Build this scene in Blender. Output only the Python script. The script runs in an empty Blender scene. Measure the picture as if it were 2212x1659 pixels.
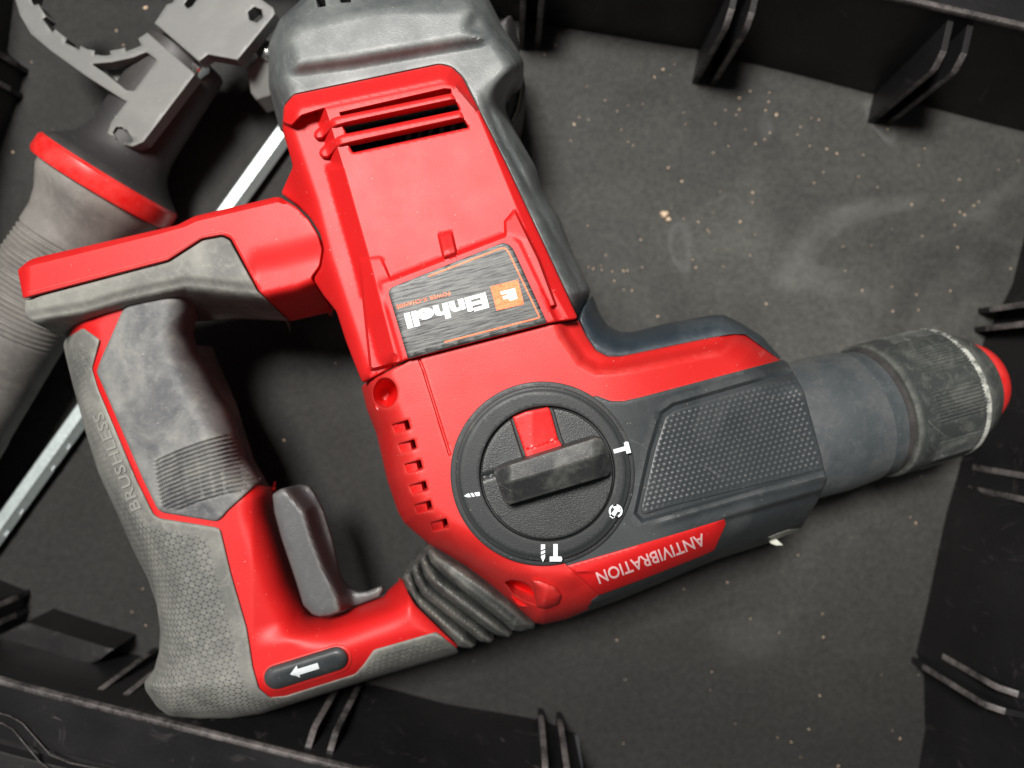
import bpy, bmesh, math, random
import numpy as np
from mathutils import Vector, Matrix
from mathutils.geometry import delaunay_2d_cdt

# ------------------------------------------------------------------ camera, light, exposure
CH = 260.0            # camera height above the case floor, mm
FPX = 1550.0          # focal length in working pixels (2212 wide)
CU, CV = 1106.0, 829.5
scene = bpy.context.scene
cam_d = bpy.data.cameras.new('camera'); cam = bpy.data.objects.new('camera', cam_d)
scene.collection.objects.link(cam); scene.camera = cam
cam.location = (0, 0, CH/1000); cam.rotation_euler = (0, 0, 0)
cam_d.sensor_width = 36.0; cam_d.lens = 36.0*FPX/2212
cam_d.clip_start = 0.005; cam_d.clip_end = 20
cam_d.dof.use_dof = True; cam_d.dof.focus_distance = (CH-82)/1000; cam_d.dof.aperture_fstop = 9.0

world = bpy.data.worlds.new('World'); scene.world = world; world.use_nodes = True
bg = world.node_tree.nodes['Background']
bg.inputs[0].default_value = (0.93, 0.95, 1.0, 1); bg.inputs[1].default_value = 0.07

def area(name, loc, target, size, power, col=(1, .97, .93)):
    l = bpy.data.lights.new(name, 'AREA'); l.shape = 'RECTANGLE'; l.size = size[0]; l.size_y = size[1]
    l.energy = power; l.color = col
    o = bpy.data.objects.new(name, l); scene.collection.objects.link(o)
    o.location = loc
    o.rotation_euler = (Vector(target)-Vector(loc)).to_track_quat('-Z', 'Y').to_euler()
    return o
area('ceiling_lamp', (-0.15, 0.25, 0.84), (0, 0, 0.05), (0.19, 0.16), 13.0)
scene.view_settings.view_transform = 'Standard'; scene.view_settings.look = 'None'
scene.view_settings.exposure = 0.0; scene.view_settings.gamma = 1.0

C = scene.collection
rnd = random.Random(5)

# ------------------------------------------------------------------ helpers
def W(u, v, z):
    k = (CH-z)/FPX/1000.0
    return ((u-CU)*k, -(v-CV)*k, z/1000.0)
def K(ox, oy, pts):           # measured on an enlarged crop
    return [(ox+x*.33348, oy+y*.33348) for x, y in pts]
def fillet(poly, r, n=5):
    out = []; N = len(poly)
    for i in range(N):
        p0 = np.array(poly[i-1], float); p = np.array(poly[i], float); p1 = np.array(poly[(i+1) % N], float)
        a = np.linalg.norm(p0-p); b = np.linalg.norm(p1-p)
        ca = min(r, .45*a); cb = min(r, .45*b)
        A = p+(p0-p)/max(a, 1e-6)*ca; B = p+(p1-p)/max(b, 1e-6)*cb
        for k in range(n):
            t = k/(n-1); q = (1-t)**2*A+2*t*(1-t)*p+t*t*B
            out.append((q[0], q[1]))
    return out
def resample(poly, step):
    out = []; N = len(poly)
    for i in range(N):
        a = np.array(poly[i], float); b = np.array(poly[(i+1) % N], float)
        L = np.linalg.norm(b-a)
        if L < 0.25: continue
        n = max(1, int(round(L/step)))
        for k in range(n): out.append(tuple(a+(b-a)*k/n))
    return out
def segdist(P, poly, closed=True):
    A = np.array(poly, float); B = np.roll(A, -1, 0)
    if not closed: A, B = A[:-1], B[:-1]
    out = np.empty(len(P)); D = B-A; L2 = np.maximum((D**2).sum(1), 1e-9)
    for s in range(0, len(P), 4000):
        p = P[s:s+4000, None, :]
        t = np.clip(((p-A)*D).sum(2)/L2, 0, 1)
        q = A+t[..., None]*D
        out[s:s+4000] = np.sqrt(((p-q)**2).sum(2)).min(1)
    return out
def inside(P, poly):
    A = np.array(poly, float); B = np.roll(A, -1, 0); c = np.zeros(len(P), bool)
    x, y = P[:, 0], P[:, 1]
    for (x0, y0), (x1, y1) in zip(A, B):
        if y0 == y1: continue
        m = ((y0 > y) != (y1 > y)) & (x < (x1-x0)*(y-y0)/(y1-y0)+x0)
        c ^= m
    return c
def sdpoly(P, poly):
    d = segdist(P, poly); return np.where(inside(P, poly), d, -d)
def below(P, line):           # signed distance under an open polyline listed left to right (positive: larger v)
    L = np.array(line, float)
    d = segdist(P, line, False)
    return np.where(P[:, 1] > np.interp(P[:, 0], L[:, 0], L[:, 1]), d, -d)
def rightof(P, line):         # signed distance right of an open polyline listed top to bottom
    L = np.array(line, float)
    d = segdist(P, line, False)
    return np.where(P[:, 0] > np.interp(P[:, 1], L[:, 1], L[:, 0]), d, -d)
def lin(x, a, b): return np.clip((x-a)/(b-a), 0, 1)
def sm(x, a, b):
    t = lin(x, a, b); return t*t*(3-2*t)
def dome(d, w):
    t = np.clip(d/w, 0, 1); return np.sqrt(np.maximum(0, 1-(1-t)**2))

MATS = {}
def link(o, parent=None):
    C.objects.link(o)
    if parent is not None:
        o.parent = parent; L = Vector((0, 0, 0)); p = parent
        while p: L += p.location; p = p.parent
        o.location = -L
    return o
def mkobj(name, verts, faces, mat, parent=None, angle=35, kind=None):
    me = bpy.data.meshes.new(name); me.from_pydata([tuple(map(float, v)) for v in verts], [], [tuple(map(int, f)) for f in faces])
    bm = bmesh.new(); bm.from_mesh(me); bmesh.ops.recalc_face_normals(bm, faces=bm.faces) if angle != -1 else None
    bm.to_mesh(me); bm.free()
    me.materials.append(MATS[mat])
    for p in me.polygons: p.use_smooth = True
    me.set_sharp_from_angle(angle=math.radians(abs(angle)))
    o = bpy.data.objects.new(name, me); link(o, parent)
    if kind: o['kind'] = kind
    return o
def thing(name, label, cat, at):
    o = bpy.data.objects.new(name, None); C.objects.link(o); o.location = at
    o.empty_display_size = .02
    o['label'] = label; o['category'] = cat
    return o

def patch(name, outline, zf, mat, parent, holes=(), r=4.0, rd=None, step=6.0, bottom=5.0, grid=None, angle=40, under=0.0, feats=(), attr=None):
    """solid with the given outline, a modelled top surface zf(P) in mm, rounded rim and straight sides down to bottom"""
    loops = [resample(outline, step)]+[resample(h, min(step, 4)) for h in holes]
    rd = r*.14 if rd is None else rd
    g = grid or step
    pts = []; edges = []
    for lp in loops:
        b = len(pts); pts += lp; n = len(lp)
        edges += [(b+i, b+(i+1) % n) for i in range(n)]
    nb = len(pts)
    loopsn = [np.array(l) for l in loops]
    def dist(P):
        d = segdist(P, loops[0])
        for l in loops[1:]: d = np.minimum(d, segdist(P, l))
        return d
    def ins(P):
        m = inside(P, loops[0])
        for l in loops[1:]: m &= ~inside(P, l)
        return m
    extra = []
    if r > 0:
        for fr in (.12, .38, .75):
            for l in loopsn:
                t = np.roll(l, -1, 0)-np.roll(l, 1, 0); t /= np.maximum(np.linalg.norm(t, axis=1), 1e-6)[:, None]
                nrm = np.stack([-t[:, 1], t[:, 0]], 1)
                for sg in (1, -1):
                    q = l+sg*nrm*fr*r
                    ok = ins(q) & (dist(q) > fr*r*.93)
                    extra.append(q[ok])
    allp = np.array(outline); lo = allp.min(0); hi = allp.max(0)
    gx = np.arange(lo[0], hi[0]+g, g); gy = np.arange(lo[1], hi[1]+g, g*.866)
    G = np.array([(x+(g/2 if j % 2 else 0), y) for j, y in enumerate(gy) for x in gx])
    G = G[ins(G)]
    G = G[dist(G) > r*.75+g*.45] if len(G) else G
    for line, offs, closed in feats:
        L = np.array(resample(line+[line[-1]] if not closed else line, g*.8)); 
        t = np.roll(L, -1, 0)-np.roll(L, 1, 0) if closed else np.gradient(L, axis=0)
        t = t/np.maximum(np.linalg.norm(t, axis=1), 1e-6)[:, None]
        nrm = np.stack([-t[:, 1], t[:, 0]], 1); fp = []
        for o_ in offs:
            q = L+nrm*o_; q = q[segdist(q, line, closed) > abs(o_)*.93] if o_ else q
            fp.append(q)
        fp = np.concatenate(fp); fp = fp[ins(fp)]; 
        if len(fp): fp = fp[dist(fp) > r*.8+.8]
        lo_, hi_ = min(offs), max(offs)
        if len(G): G = G[segdist(G, line, closed) > max(abs(lo_), abs(hi_))+g*.45]
        extra.append(fp)
    extra.append(G)
    E = np.concatenate([e for e in extra if len(e)]) if any(len(e) for e in extra) else np.zeros((0, 2))
    P0 = [Vector((float(a), float(b))) for a, b in pts]+[Vector((float(a), float(b))) for a, b in E]
    vs, es, fs, *_ = delaunay_2d_cdt(P0, edges, [], 0, 1e-4)
    P = np.array([(v.x, v.y) for v in vs])
    F = np.array([f for f in fs if len(f) == 3])
    cen = P[F].mean(1)
    F = F[ins(cen)]
    d = dist(P)
    z = zf(P)
    if r > 0: z = z-rd*(1-dome(d, r))
    V = [W(P[i, 0], P[i, 1], z[i]) for i in range(len(P))]
    faces = [tuple(f) for f in F]
    cnt = {}
    for f in faces:
        for a, b in ((f[0], f[1]), (f[1], f[2]), (f[2], f[0])):
            k = (min(a, b), max(a, b)); cnt[k] = cnt.get(k, 0)+1
            cnt[(k, 'd')] = (a, b); cnt[(k, 'c')] = [q for q in f if q != a and q != b][0]
    onrm = {}
    if under:
        for k, c in cnt.items():
            if not isinstance(k[1], str) and c == 1:
                a, b = k; cc = cnt[(k, 'c')]
                ax, ay = P[a]; bx, by = P[b]; nx, ny = by-ay, ax-bx
                if (P[cc][0]-ax)*nx+(P[cc][1]-ay)*ny > 0: nx, ny = -nx, -ny
                ny = -ny
                for q in (a, b):
                    o_ = onrm.get(q, (0, 0)); onrm[q] = (o_[0]+nx, o_[1]+ny)
    low = {}
    def lowv(i):
        if i not in low:
            low[i] = len(V); x, y, zz = V[i]
            zb = bottom if not callable(bottom) else bottom(z[i])
            zb = min(zb, z[i]-.3)
            if under and i in onrm:
                nx, ny = onrm[i]; m_ = math.hypot(nx, ny) or 1; dz = min(z[i]-zb, 15.0)/1000*under
                x -= nx/m_*dz; y -= ny/m_*dz
            V.append((x, y, zb/1000))
        return low[i]
    for k, c in list(cnt.items()):
        if not isinstance(k[1], str) and c == 1:
            a, b = cnt[(k, 'd')]
            faces.append((b, a, lowv(a), lowv(b)))
    used = sorted({i for f in faces for i in f}); mp = {o: n for n, o in enumerate(used)}
    # make all faces point outwards: top triangles up
    res = []
    for f in faces:
        res.append(tuple(mp[i] for i in f))
    Vn = [V[i] for i in used]
    ob = mkobj(name, Vn, res, mat, parent, angle)
    if attr is not None:
        va = np.zeros(len(V)); va[:len(P)] = attr(P)
        at = ob.data.attributes.new('relief', 'FLOAT', 'POINT'); at.data.foreach_set('value', va[used].astype(np.float32))
    return ob

def slab(name, poly, z0, z1, mat, parent, r=0, rd=None, step=8, **kw):
    return patch(name, poly, lambda P: np.full(len(P), float(z1)), mat, parent, r=r, rd=rd, step=step, bottom=z0, **kw)

def lathe(name, A, D, prof, mat, parent, n=96, rf=None, sub=1, angle=35, up=Vector((0, 0, 1)), kind=None):
    """surface of revolution about the line A + s D (mm); prof = [(s, r)]"""
    D = D.normalized(); X = up.cross(D).normalized(); Y = D.cross(X)
    V = []; F = []
    for s, r in prof:
        for k in range(n):
            a = 2*math.pi*k/n; rr = rf(s, a, r) if rf else r
            p = A+D*s+X*(math.cos(a)*rr)+Y*(math.sin(a)*rr)
            V.append((p.x/1000, p.y/1000, p.z/1000))
    m = len(prof)
    for i in range(m-1):
        for k in range(n):
            F.append((i*n+k, i*n+(k+1) % n, (i+1)*n+(k+1) % n, (i+1)*n+k))
    F.append(tuple(range(n))[::-1]); F.append(tuple((m-1)*n+k for k in range(n)))
    return mkobj(name, V, F, mat, parent, angle, kind)

def text_part(name, body, o, ex, ey, size, zf, mat, parent, spacing=1.0, bold=0.0, lift=.12, shear=0, label=None, sx=1.0, subdiv=0):
    cu = bpy.data.curves.new('lettering', 'FONT'); cu.body = body; cu.size = 1.0; cu.resolution_u = 3
    cu.offset = bold; cu.space_character = spacing; cu.shear = shear
    ob = bpy.data.objects.new('tmp', cu); C.objects.link(ob)
    bpy.context.view_layer.update()
    me = bpy.data.meshes.new_from_object(ob.evaluated_get(bpy.context.evaluated_depsgraph_get()))
    bpy.data.objects.remove(ob); bpy.data.curves.remove(cu)
    bm = bmesh.new(); bm.from_mesh(me)
    if subdiv:
        for _ in range(subdiv):
            bmesh.ops.subdivide_edges(bm, edges=[e for e in bm.edges if e.calc_length() > .12], cuts=1)
            bmesh.ops.triangulate(bm, faces=bm.faces)
    bm.to_mesh(me); bm.free()
    ex = np.array(ex, float); ey = np.array(ey, float)
    P = np.array([np.array(o)+ex*v.co.x*size*sx+ey*v.co.y*size for v in me.vertices])
    z = zf(P)+lift
    V = [W(P[i, 0], P[i, 1], z[i]) for i in range(len(P))]
    F = [tuple(p.vertices) for p in me.polygons]
    # give the print a little thickness
    n = len(V); V2 = V+[(x, y, zz-.0004) for x, y, zz in V]
    cnt = {}
    for f in F:
        for a, b in zip(f, f[1:]+f[:1]):
            k = (min(a, b), max(a, b)); cnt.setdefault(k, []).append((a, b))
    F2 = list(F)+[(l[0][1], l[0][0], l[0][0]+n, l[0][1]+n) for l in cnt.values() if len(l) == 1]
    bpy.data.meshes.remove(me)
    ob = mkobj(name, V2, F2, mat, parent, 30)
    if label: ob['label'] = label
    return ob

# ------------------------------------------------------------------ materials
def rgb(r, g, b):
    f = lambda c: (c/255/12.92) if c/255 <= .04045 else ((c/255+.055)/1.055)**2.4
    return (f(r), f(g), f(b), 1)
class NT:
    def __init__(s, name):
        s.m = bpy.data.materials.new(name); s.m.use_nodes = True; s.t = s.m.node_tree; s.n = s.t.nodes; s.l = s.t.links
        s.b = s.n['Principled BSDF']; s.tc = s.n.new('ShaderNodeTexCoord'); MATS[name] = s.m
    def noise(s, scale, detail=4, rough=.55, stretch=None, dist=0, rot=0, vec=None):
        x = s.n.new('ShaderNodeTexNoise'); x.inputs['Scale'].default_value = scale; x.inputs['Detail'].default_value = detail
        x.inputs['Roughness'].default_value = rough; x.inputs['Distortion'].default_value = dist
        src = s.tc.outputs['Object']
        if stretch or rot:
            r = s.n.new('ShaderNodeMapping'); r.inputs['Rotation'].default_value = (0, 0, math.radians(rot)); s.l.new(src, r.inputs[0])
            mp = s.n.new('ShaderNodeMapping'); mp.inputs['Scale'].default_value = stretch or (1, 1, 1); s.l.new(r.outputs[0], mp.inputs[0]); src = mp.outputs[0]
        s.l.new(src, x.inputs['Vector']); return x.outputs['Fac']
    def ramp(s, fac, stops):
        r = s.n.new('ShaderNodeValToRGB'); s.l.new(fac, r.inputs[0]); e = r.color_ramp.elements
        while len(e) < len(stops): e.new(.5)
        for k, (p, c) in enumerate(stops):
            e[k].position = p; e[k].color = c if len(c) == 4 else (*c, 1)
        return r.outputs[0]
    def mix(s, fac, a, b, mode='MIX'):
        m = s.n.new('ShaderNodeMix'); m.data_type = 'RGBA'; m.blend_type = mode
        for inp, v in ((0, fac), (6, a), (7, b)):
            if isinstance(v, (int, float)): m.inputs[inp].default_value = v
            elif isinstance(v, tuple): m.inputs[inp].default_value = v
            else: s.l.new(v, m.inputs[inp])
        return m.outputs[2]
    def bump(s, h, dist, strength=1.0, prev=None):
        b = s.n.new('ShaderNodeBump'); b.inputs['Distance'].default_value = dist; b.inputs['Strength'].default_value = strength
        s.l.new(h, b.inputs['Height'])
        if prev is not None: s.l.new(prev, b.inputs['Normal'])
        return b.outputs[0]
    def set(s, color=None, rough=.5, metal=0, normal=None, spec=None):
        for k, v in (('Base Color', color), ('Roughness', rough), ('Metallic', metal), ('Normal', normal), ('Specular IOR Level', spec)):
            if v is None: continue
            if isinstance(v, (int, float, tuple)): s.b.inputs[k].default_value = v
            else: s.l.new(v, s.b.inputs[k])
def g(x): return (x, x, x, 1)

def plastic(name, col, col2, dust, rough=.5, grain=2200, gd=.00003, dust_lo=.52, dust_hi=.75, dust_amt=1.0, dscale=38, scratch=0.25, spec=.5, scr_col=None, rvar=1.0, relief=False, fine_dust=0, edge=.55, speck=.35):
    t = NT(name)
    base = t.mix(t.noise(60, 3), col, col2)
    dm = t.ramp(t.noise(dscale, 8, .62, dist=.6), [(dust_lo, g(0)), (dust_hi, g(dust_amt))])
    base = t.mix(dm, base, dust)
    gg = t.n.new('ShaderNodeNewGeometry')
    em = t.ramp(gg.outputs['Pointiness'], [(.505, g(0)), (.56, g(edge))])
    em = t.mix(1.0, em, t.ramp(t.noise(130, 6, .75), [(.35, g(.1)), (.6, g(1))]), 'MULTIPLY')
    base = t.mix(em, base, dust)
    s1 = t.ramp(t.noise(60, 2, .5, stretch=(1, 22, 1), rot=32, dist=.8), [(.70, g(0)), (.76, g(scratch))])
    s2 = t.ramp(t.noise(70, 2, .5, stretch=(1, 26, 1), rot=-50, dist=1.0), [(.71, g(0)), (.77, g(scratch))])
    base = t.mix(s1, base, scr_col or dust); base = t.mix(s2, base, scr_col or dust)
    if fine_dust:
        fd = t.ramp(t.noise(330, 7, .75, dist=.8), [(.50, g(0)), (.72, g(fine_dust))]); base = t.mix(fd, base, dust)
        fd = t.ramp(t.noise(140, 6, .7), [(.30, g(fine_dust*.7)), (.48, g(0))]); base = t.mix(fd, base, col)
    sk = t.ramp(t.noise(1500, 1, .5), [(.755, g(0)), (.80, g(speck))]); base = t.mix(sk, base, (.55, .52, .46, 1))
    hexn = None
    if relief:
        at = t.n.new('ShaderNodeAttribute'); at.attribute_name = 'relief'
        mp = t.n.new('ShaderNodeMapping'); mp.inputs['Rotation'].default_value = (0, 0, math.radians(14)); t.l.new(t.tc.outputs['Object'], mp.inputs[0])
        sp = t.n.new('ShaderNodeSeparateXYZ'); t.l.new(mp.outputs[0], sp.inputs[0])
        def M(op, a, b_=None):
            m = t.n.new('ShaderNodeMath'); m.operation = op
            for i_, v_ in enumerate((a, b_)):
                if v_ is None: continue
                if isinstance(v_, (int, float)): m.inputs[i_].default_value = v_
                else: t.l.new(v_, m.inputs[i_])
            return m.outputs[0]
        k_ = 4*math.pi/math.sqrt(3)/.00185
        X = M('MULTIPLY', sp.outputs[0], k_); Y = M('MULTIPLY', sp.outputs[1], k_*.8660254); X2 = M('MULTIPLY', X, .5)
        h = M('ADD', M('ADD', M('COSINE', X), M('COSINE', M('ADD', X2, Y))), M('COSINE', M('SUBTRACT', X2, Y)))
        cell = t.ramp(M('ADD', M('MULTIPLY', h, 1/4.5), 1/3), [(.02, g(0)), (.17, g(1))])
        inv = M('MULTIPLY', M('SUBTRACT', 1.0, cell), at.outputs['Fac'])
        groove_dark = t.ramp(t.noise(55, 4), [(.3, g(.75)), (.7, g(.30))])
        base = t.mix(M('MULTIPLY', inv, groove_dark), base, (.035, .04, .046, 1))  # grooves between the hex cells coloured darker, by uneven amounts
        hexn = t.bump(M('MULTIPLY', cell, at.outputs['Fac']), .0003, .6)
    fine = t.noise(grain, 2, .6)
    rr = t.ramp(t.noise(90, 5), [(.3, g(max(0, rough-.07*rvar))), (.7, g(min(1, rough+.09*rvar)))])
    t.set(base, rr, 0, t.bump(fine, gd, prev=hexn), spec)
    return t
plastic('red_plastic', (.60, .010, .010, 1), (.55, .009, .010, 1), (.70, .06, .05, 1), rough=.50, spec=.42, rvar=.3, edge=.25, grain=3200, gd=.00003, dust_lo=.5, dust_hi=.9, dust_amt=.12, dscale=25, scratch=.08)
plastic('red_worn', (.60, .014, .012, 1), (.53, .011, .010, 1), (.70, .14, .12, 1), rough=.52, spec=.5, rvar=.35, edge=.35, grain=2800, gd=.000035, dust_lo=.5, dust_hi=.9, dust_amt=.2, dscale=25, scratch=.15)
plastic('red_bright', (.70, .009, .008, 1), (.64, .008, .008, 1), (.8, .08, .07, 1), rough=.33, grain=900, gd=.00001, dust_lo=.6, dust_hi=.9, dust_amt=.2, scratch=.05)
plastic('grey_rubber', (.10, .102, .094, 1), (.15, .15, .136, 1), (.33, .325, .29, 1), rough=.68, grain=2400, gd=.00003, dust_lo=.42, dust_hi=.70, dust_amt=.75, dscale=34, relief=True, fine_dust=.5, scratch=.28)
plastic('grip_rubber', (.062, .066, .074, 1), (.10, .102, .106, 1), (.27, .265, .245, 1), rough=.62, grain=2400, gd=.00003, dust_lo=.40, dust_hi=.66, dust_amt=.8, dscale=60, fine_dust=.5, scratch=.22)
plastic('bellows_rubber', (.028, .031, .030, 1), (.040, .043, .042, 1), (.17, .168, .15, 1), rough=.6, grain=2400, gd=.00003, dust_lo=.46, dust_hi=.72, dust_amt=.7, dscale=70, scratch=.3, fine_dust=.45, edge=.9)
plastic('dark_shell', (.060, .070, .072, 1), (.11, .12, .118, 1), (.27, .28, .265, 1), rough=.45, grain=2400, gd=.00003, dust_lo=.46, dust_hi=.74, dust_amt=.55, dscale=30, scratch=.5, fine_dust=.35)
plastic('black_cover', (.026, .031, .033, 1), (.038, .043, .045, 1), (.12, .13, .13, 1), rough=.46, grain=2600, gd=.00003, dust_lo=.5, dust_hi=.8, dust_amt=.45, scratch=.3)
plastic('blue_black', (.012, .020, .028, 1), (.035, .048, .06, 1), (.12, .14, .15, 1), rough=.4, grain=2000, gd=.00002, dust_lo=.5, dust_hi=.75, dust_amt=.6, scratch=.3)
plastic('dial_worn', (.016, .018, .018, 1), (.026, .028, .028, 1), (.16, .16, .145, 1), rough=.5, grain=2700, gd=.00008, dust_lo=.54, dust_hi=.70, dust_amt=.6, dscale=60, scratch=.4, fine_dust=.25, edge=.8)
plastic('dial_black', (.020, .023, .023, 1), (.03, .033, .033, 1), (.075, .075, .07, 1), rough=.40, grain=2700, gd=.00009, dust_lo=.52, dust_hi=.8, dust_amt=.35, scratch=.3)
plastic('ring_black', (.018, .021, .022, 1), (.026, .029, .030, 1), (.07, .07, .065, 1), rough=.52, spec=.4, grain=2100, gd=.00004, dust_lo=.5, dust_hi=.8, dust_amt=.3, scratch=.3)
plastic('nose_grey', (.042, .052, .058, 1), (.062, .072, .076, 1), (.20, .20, .19, 1), rough=.38, spec=.7, fine_dust=.25, grain=2400, gd=.00002, dust_lo=.46, dust_hi=.8, dust_amt=.7, dscale=24, scratch=.35)
plastic('chuck_grey', (.028, .032, .032, 1), (.055, .06, .056, 1), (.26, .265, .235, 1), rough=.38, grain=2000, gd=.00003, dust_lo=.5, dust_hi=.75, dust_amt=.4, dscale=90, scratch=.8, fine_dust=.28)
plastic('grip_dusty', (.10, .092, .085, 1), (.14, .13, .12, 1), (.27, .255, .23, 1), rough=.65, grain=2400, gd=.00003, dust_lo=.42, dust_hi=.7, dust_amt=.7, scratch=.2, fine_dust=.4)
plastic('handle_grey', (.145, .145, .137, 1), (.12, .12, .113, 1), (.22, .22, .205, 1), rough=.5, grain=2400, gd=.00003, dust_lo=.5, dust_hi=.8, dust_amt=.5, scratch=.2)
plastic('tube_dark', (.022, .021, .021, 1), (.03, .028, .028, 1), (.09, .08, .075, 1), rough=.55, grain=2400, gd=.00003, dust_lo=.6, dust_hi=.85, dust_amt=.3, scratch=.1)
plastic('trigger_grey', (.065, .068, .072, 1), (.09, .092, .094, 1), (.17, .165, .15, 1), rough=.45, fine_dust=.3, grain=1900, gd=.00004, dust_lo=.5, dust_hi=.8, dust_amt=.4, scratch=.12)

t = NT('case_plastic')
b = t.mix(t.noise(40, 5), (.006, .0058, .006, 1), (.012, .0115, .012, 1))
sc = t.ramp(t.noise(48, 10, .72, dist=2.6), [(.59, g(0)), (.78, g(.55))])
b = t.mix(sc, b, (.085, .078, .078, 1))
s2 = t.ramp(t.noise(45, 2, .5, stretch=(1, 14, 1), rot=20, dist=1.5), [(.72, g(0)), (.77, g(.5))])
b = t.mix(s2, b, (.09, .08, .08, 1))
t.set(b, t.ramp(t.noise(50, 5), [(.3, g(.34)), (.7, g(.55))]), 0, t.bump(t.noise(700, 3), .00006), .5)

t = NT('worn_edge')
b = t.mix(t.ramp(t.noise(120, 7, .75), [(.38, g(0)), (.68, g(1))]), (.022, .02, .02, 1), (.17, .15, .145, 1))
t.set(b, .5, 0, t.bump(t.noise(900, 3), .0001))

t = NT('mat_liner')
b = t.mix(t.noise(16, 6, .6, dist=.5), (.013, .0125, .012, 1), (.022, .021, .019, 1))
b = t.mix(t.ramp(t.noise(420, 6, .8), [(.40, g(0)), (.75, g(.8))]), b, (.038, .036, .034, 1))
b = t.mix(t.ramp(t.noise(900, 3, .7), [(.30, g(.7)), (.45, g(0))]), b, (.010, .010, .010, 1))
# fine dust, its pale tone strongest at upper right and fading outward
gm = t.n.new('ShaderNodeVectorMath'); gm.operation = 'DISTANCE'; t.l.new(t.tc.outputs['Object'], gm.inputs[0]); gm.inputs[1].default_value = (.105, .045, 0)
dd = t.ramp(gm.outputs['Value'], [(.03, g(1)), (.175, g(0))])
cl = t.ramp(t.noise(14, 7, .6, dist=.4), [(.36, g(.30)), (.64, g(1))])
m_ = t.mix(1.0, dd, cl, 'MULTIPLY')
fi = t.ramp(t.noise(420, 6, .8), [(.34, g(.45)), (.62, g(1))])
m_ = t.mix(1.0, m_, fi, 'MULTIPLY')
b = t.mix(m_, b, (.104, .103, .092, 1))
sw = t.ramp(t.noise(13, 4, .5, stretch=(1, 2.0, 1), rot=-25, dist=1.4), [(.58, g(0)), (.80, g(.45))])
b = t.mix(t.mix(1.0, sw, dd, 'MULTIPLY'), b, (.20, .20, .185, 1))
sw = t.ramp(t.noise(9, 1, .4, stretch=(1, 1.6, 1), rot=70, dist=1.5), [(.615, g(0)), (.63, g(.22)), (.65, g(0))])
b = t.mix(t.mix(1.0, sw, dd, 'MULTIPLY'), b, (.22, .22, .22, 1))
t.set(b, t.ramp(t.noise(30, 4), [(.3, g(.55)), (.7, g(.8))]), 0, t.bump(t.noise(1500, 4, .75), .00022), .3)

t = NT('zinc_steel')
t.set(t.mix(t.noise(500, 4), (.66, .74, .72, 1), (.50, .57, .57, 1)), t.ramp(t.noise(900, 4), [(.3, g(.32)), (.7, g(.5))]), .55, t.bump(t.noise(1500, 3, stretch=(1, 1, 1)), .00003))
t = NT('bright_steel'); t.set((.8, .8, .78, 1), .2, 1.0)
t = NT('crumb'); t.set(t.mix(t.noise(900, 2), (.50, .27, .15, 1), (.72, .62, .46, 1)), .6)
t = NT('white_print'); t.set(t.mix(t.noise(1500, 4), (.62, .68, .70, 1), (.82, .86, .88, 1)), .5)
t = NT('pink_print'); t.set(t.mix(t.noise(1200, 4), (.75, .42, .42, 1), (.85, .62, .62, 1)), .5)
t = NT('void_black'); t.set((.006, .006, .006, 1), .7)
t = NT('silver_print'); t.set((.93, .95, .95, 1), .5, 0)
t = NT('orange_print')
t.set((.90, .13, .03, 1), t.ramp(t.noise(600, 2), [(.3, g(.3)), (.7, g(.45))]), .25, t.bump(t.noise(700, 4, .7, stretch=(1, 7, 1), rot=15), .00008))
t = NT('gold_tape'); t.set((.16, .12, .06, 1), .4)
t = NT('brushed_label')
st = t.noise(2100, 4, .7, stretch=(.07, 1, 1), rot=-15)
t.set(t.mix(t.ramp(st, [(.38, g(0)), (.66, g(1))]), (.010, .011, .012, 1), (.105, .105, .10, 1)), t.ramp(st, [(.3, g(.38)), (.7, g(.52))]), .6, t.bump(st, .00005, 1.0))
t = NT('scuffed_white'); t.set(t.mix(t.ramp(t.noise(240, 7, .8), [(.40, g(0)), (.56, g(1))]), (.06, .065, .06, 1), (.50, .51, .46, 1)), .55, 0, t.bump(t.noise(900, 3), .0001))
t = NT('embossed'); t.set((.30, .295, .27, 1), .6, 0, t.bump(t.noise(2400, 2), .00003))
t = NT('chipped_white'); t.set(t.mix(t.noise(900, 3), (.45, .46, .40, 1), (.65, .64, .55, 1)), .6, 0, t.bump(t.noise(900, 3), .0002))

# ------------------------------------------------------------------ the case
case = thing('tool_case', 'open black plastic tool case with ribbed walls and worn rim, holding the power tool', 'case', (0, 0, 0))
FL = [(40, -70), (600, -40), (1170, 57), (1500, 110), (1818, 190), (2260, 300), (2184, 613), (2118, 740), (2071, 997), (2041, 1106), (1974, 1406), (1991, 1446), (1994, 1573), (1960, 1750), (1250, 1659), (1240, 1580), (1173, 1553), (963, 1516), (823, 1480), (247, 1406), (60, 1350), (62, 1275), (-35, 1235), (-30, 600), (-5, 350), (43, 215), (58, 150), (20, 117), (33, 17)]
RM = [(-190, -260), (500, -215), (1185, -130), (1600, -72), (1934, 0), (2470, 122), (2430, 560), (2400, 740), (2350, 1010), (2330, 1120), (2275, 1540), (2280, 1600), (2280, 1760), (2250, 2010), (1290, 1862), (1280, 1770), (1190, 1751), (930, 1694), (740, 1652), (70, 1484), (-160, 1420), (-190, 1340), (-260, 1300), (-250, 600), (-230, 330), (-200, 190), (-190, 100), (-200, 50), (-200, -60)]
ZR = 45.0
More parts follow.
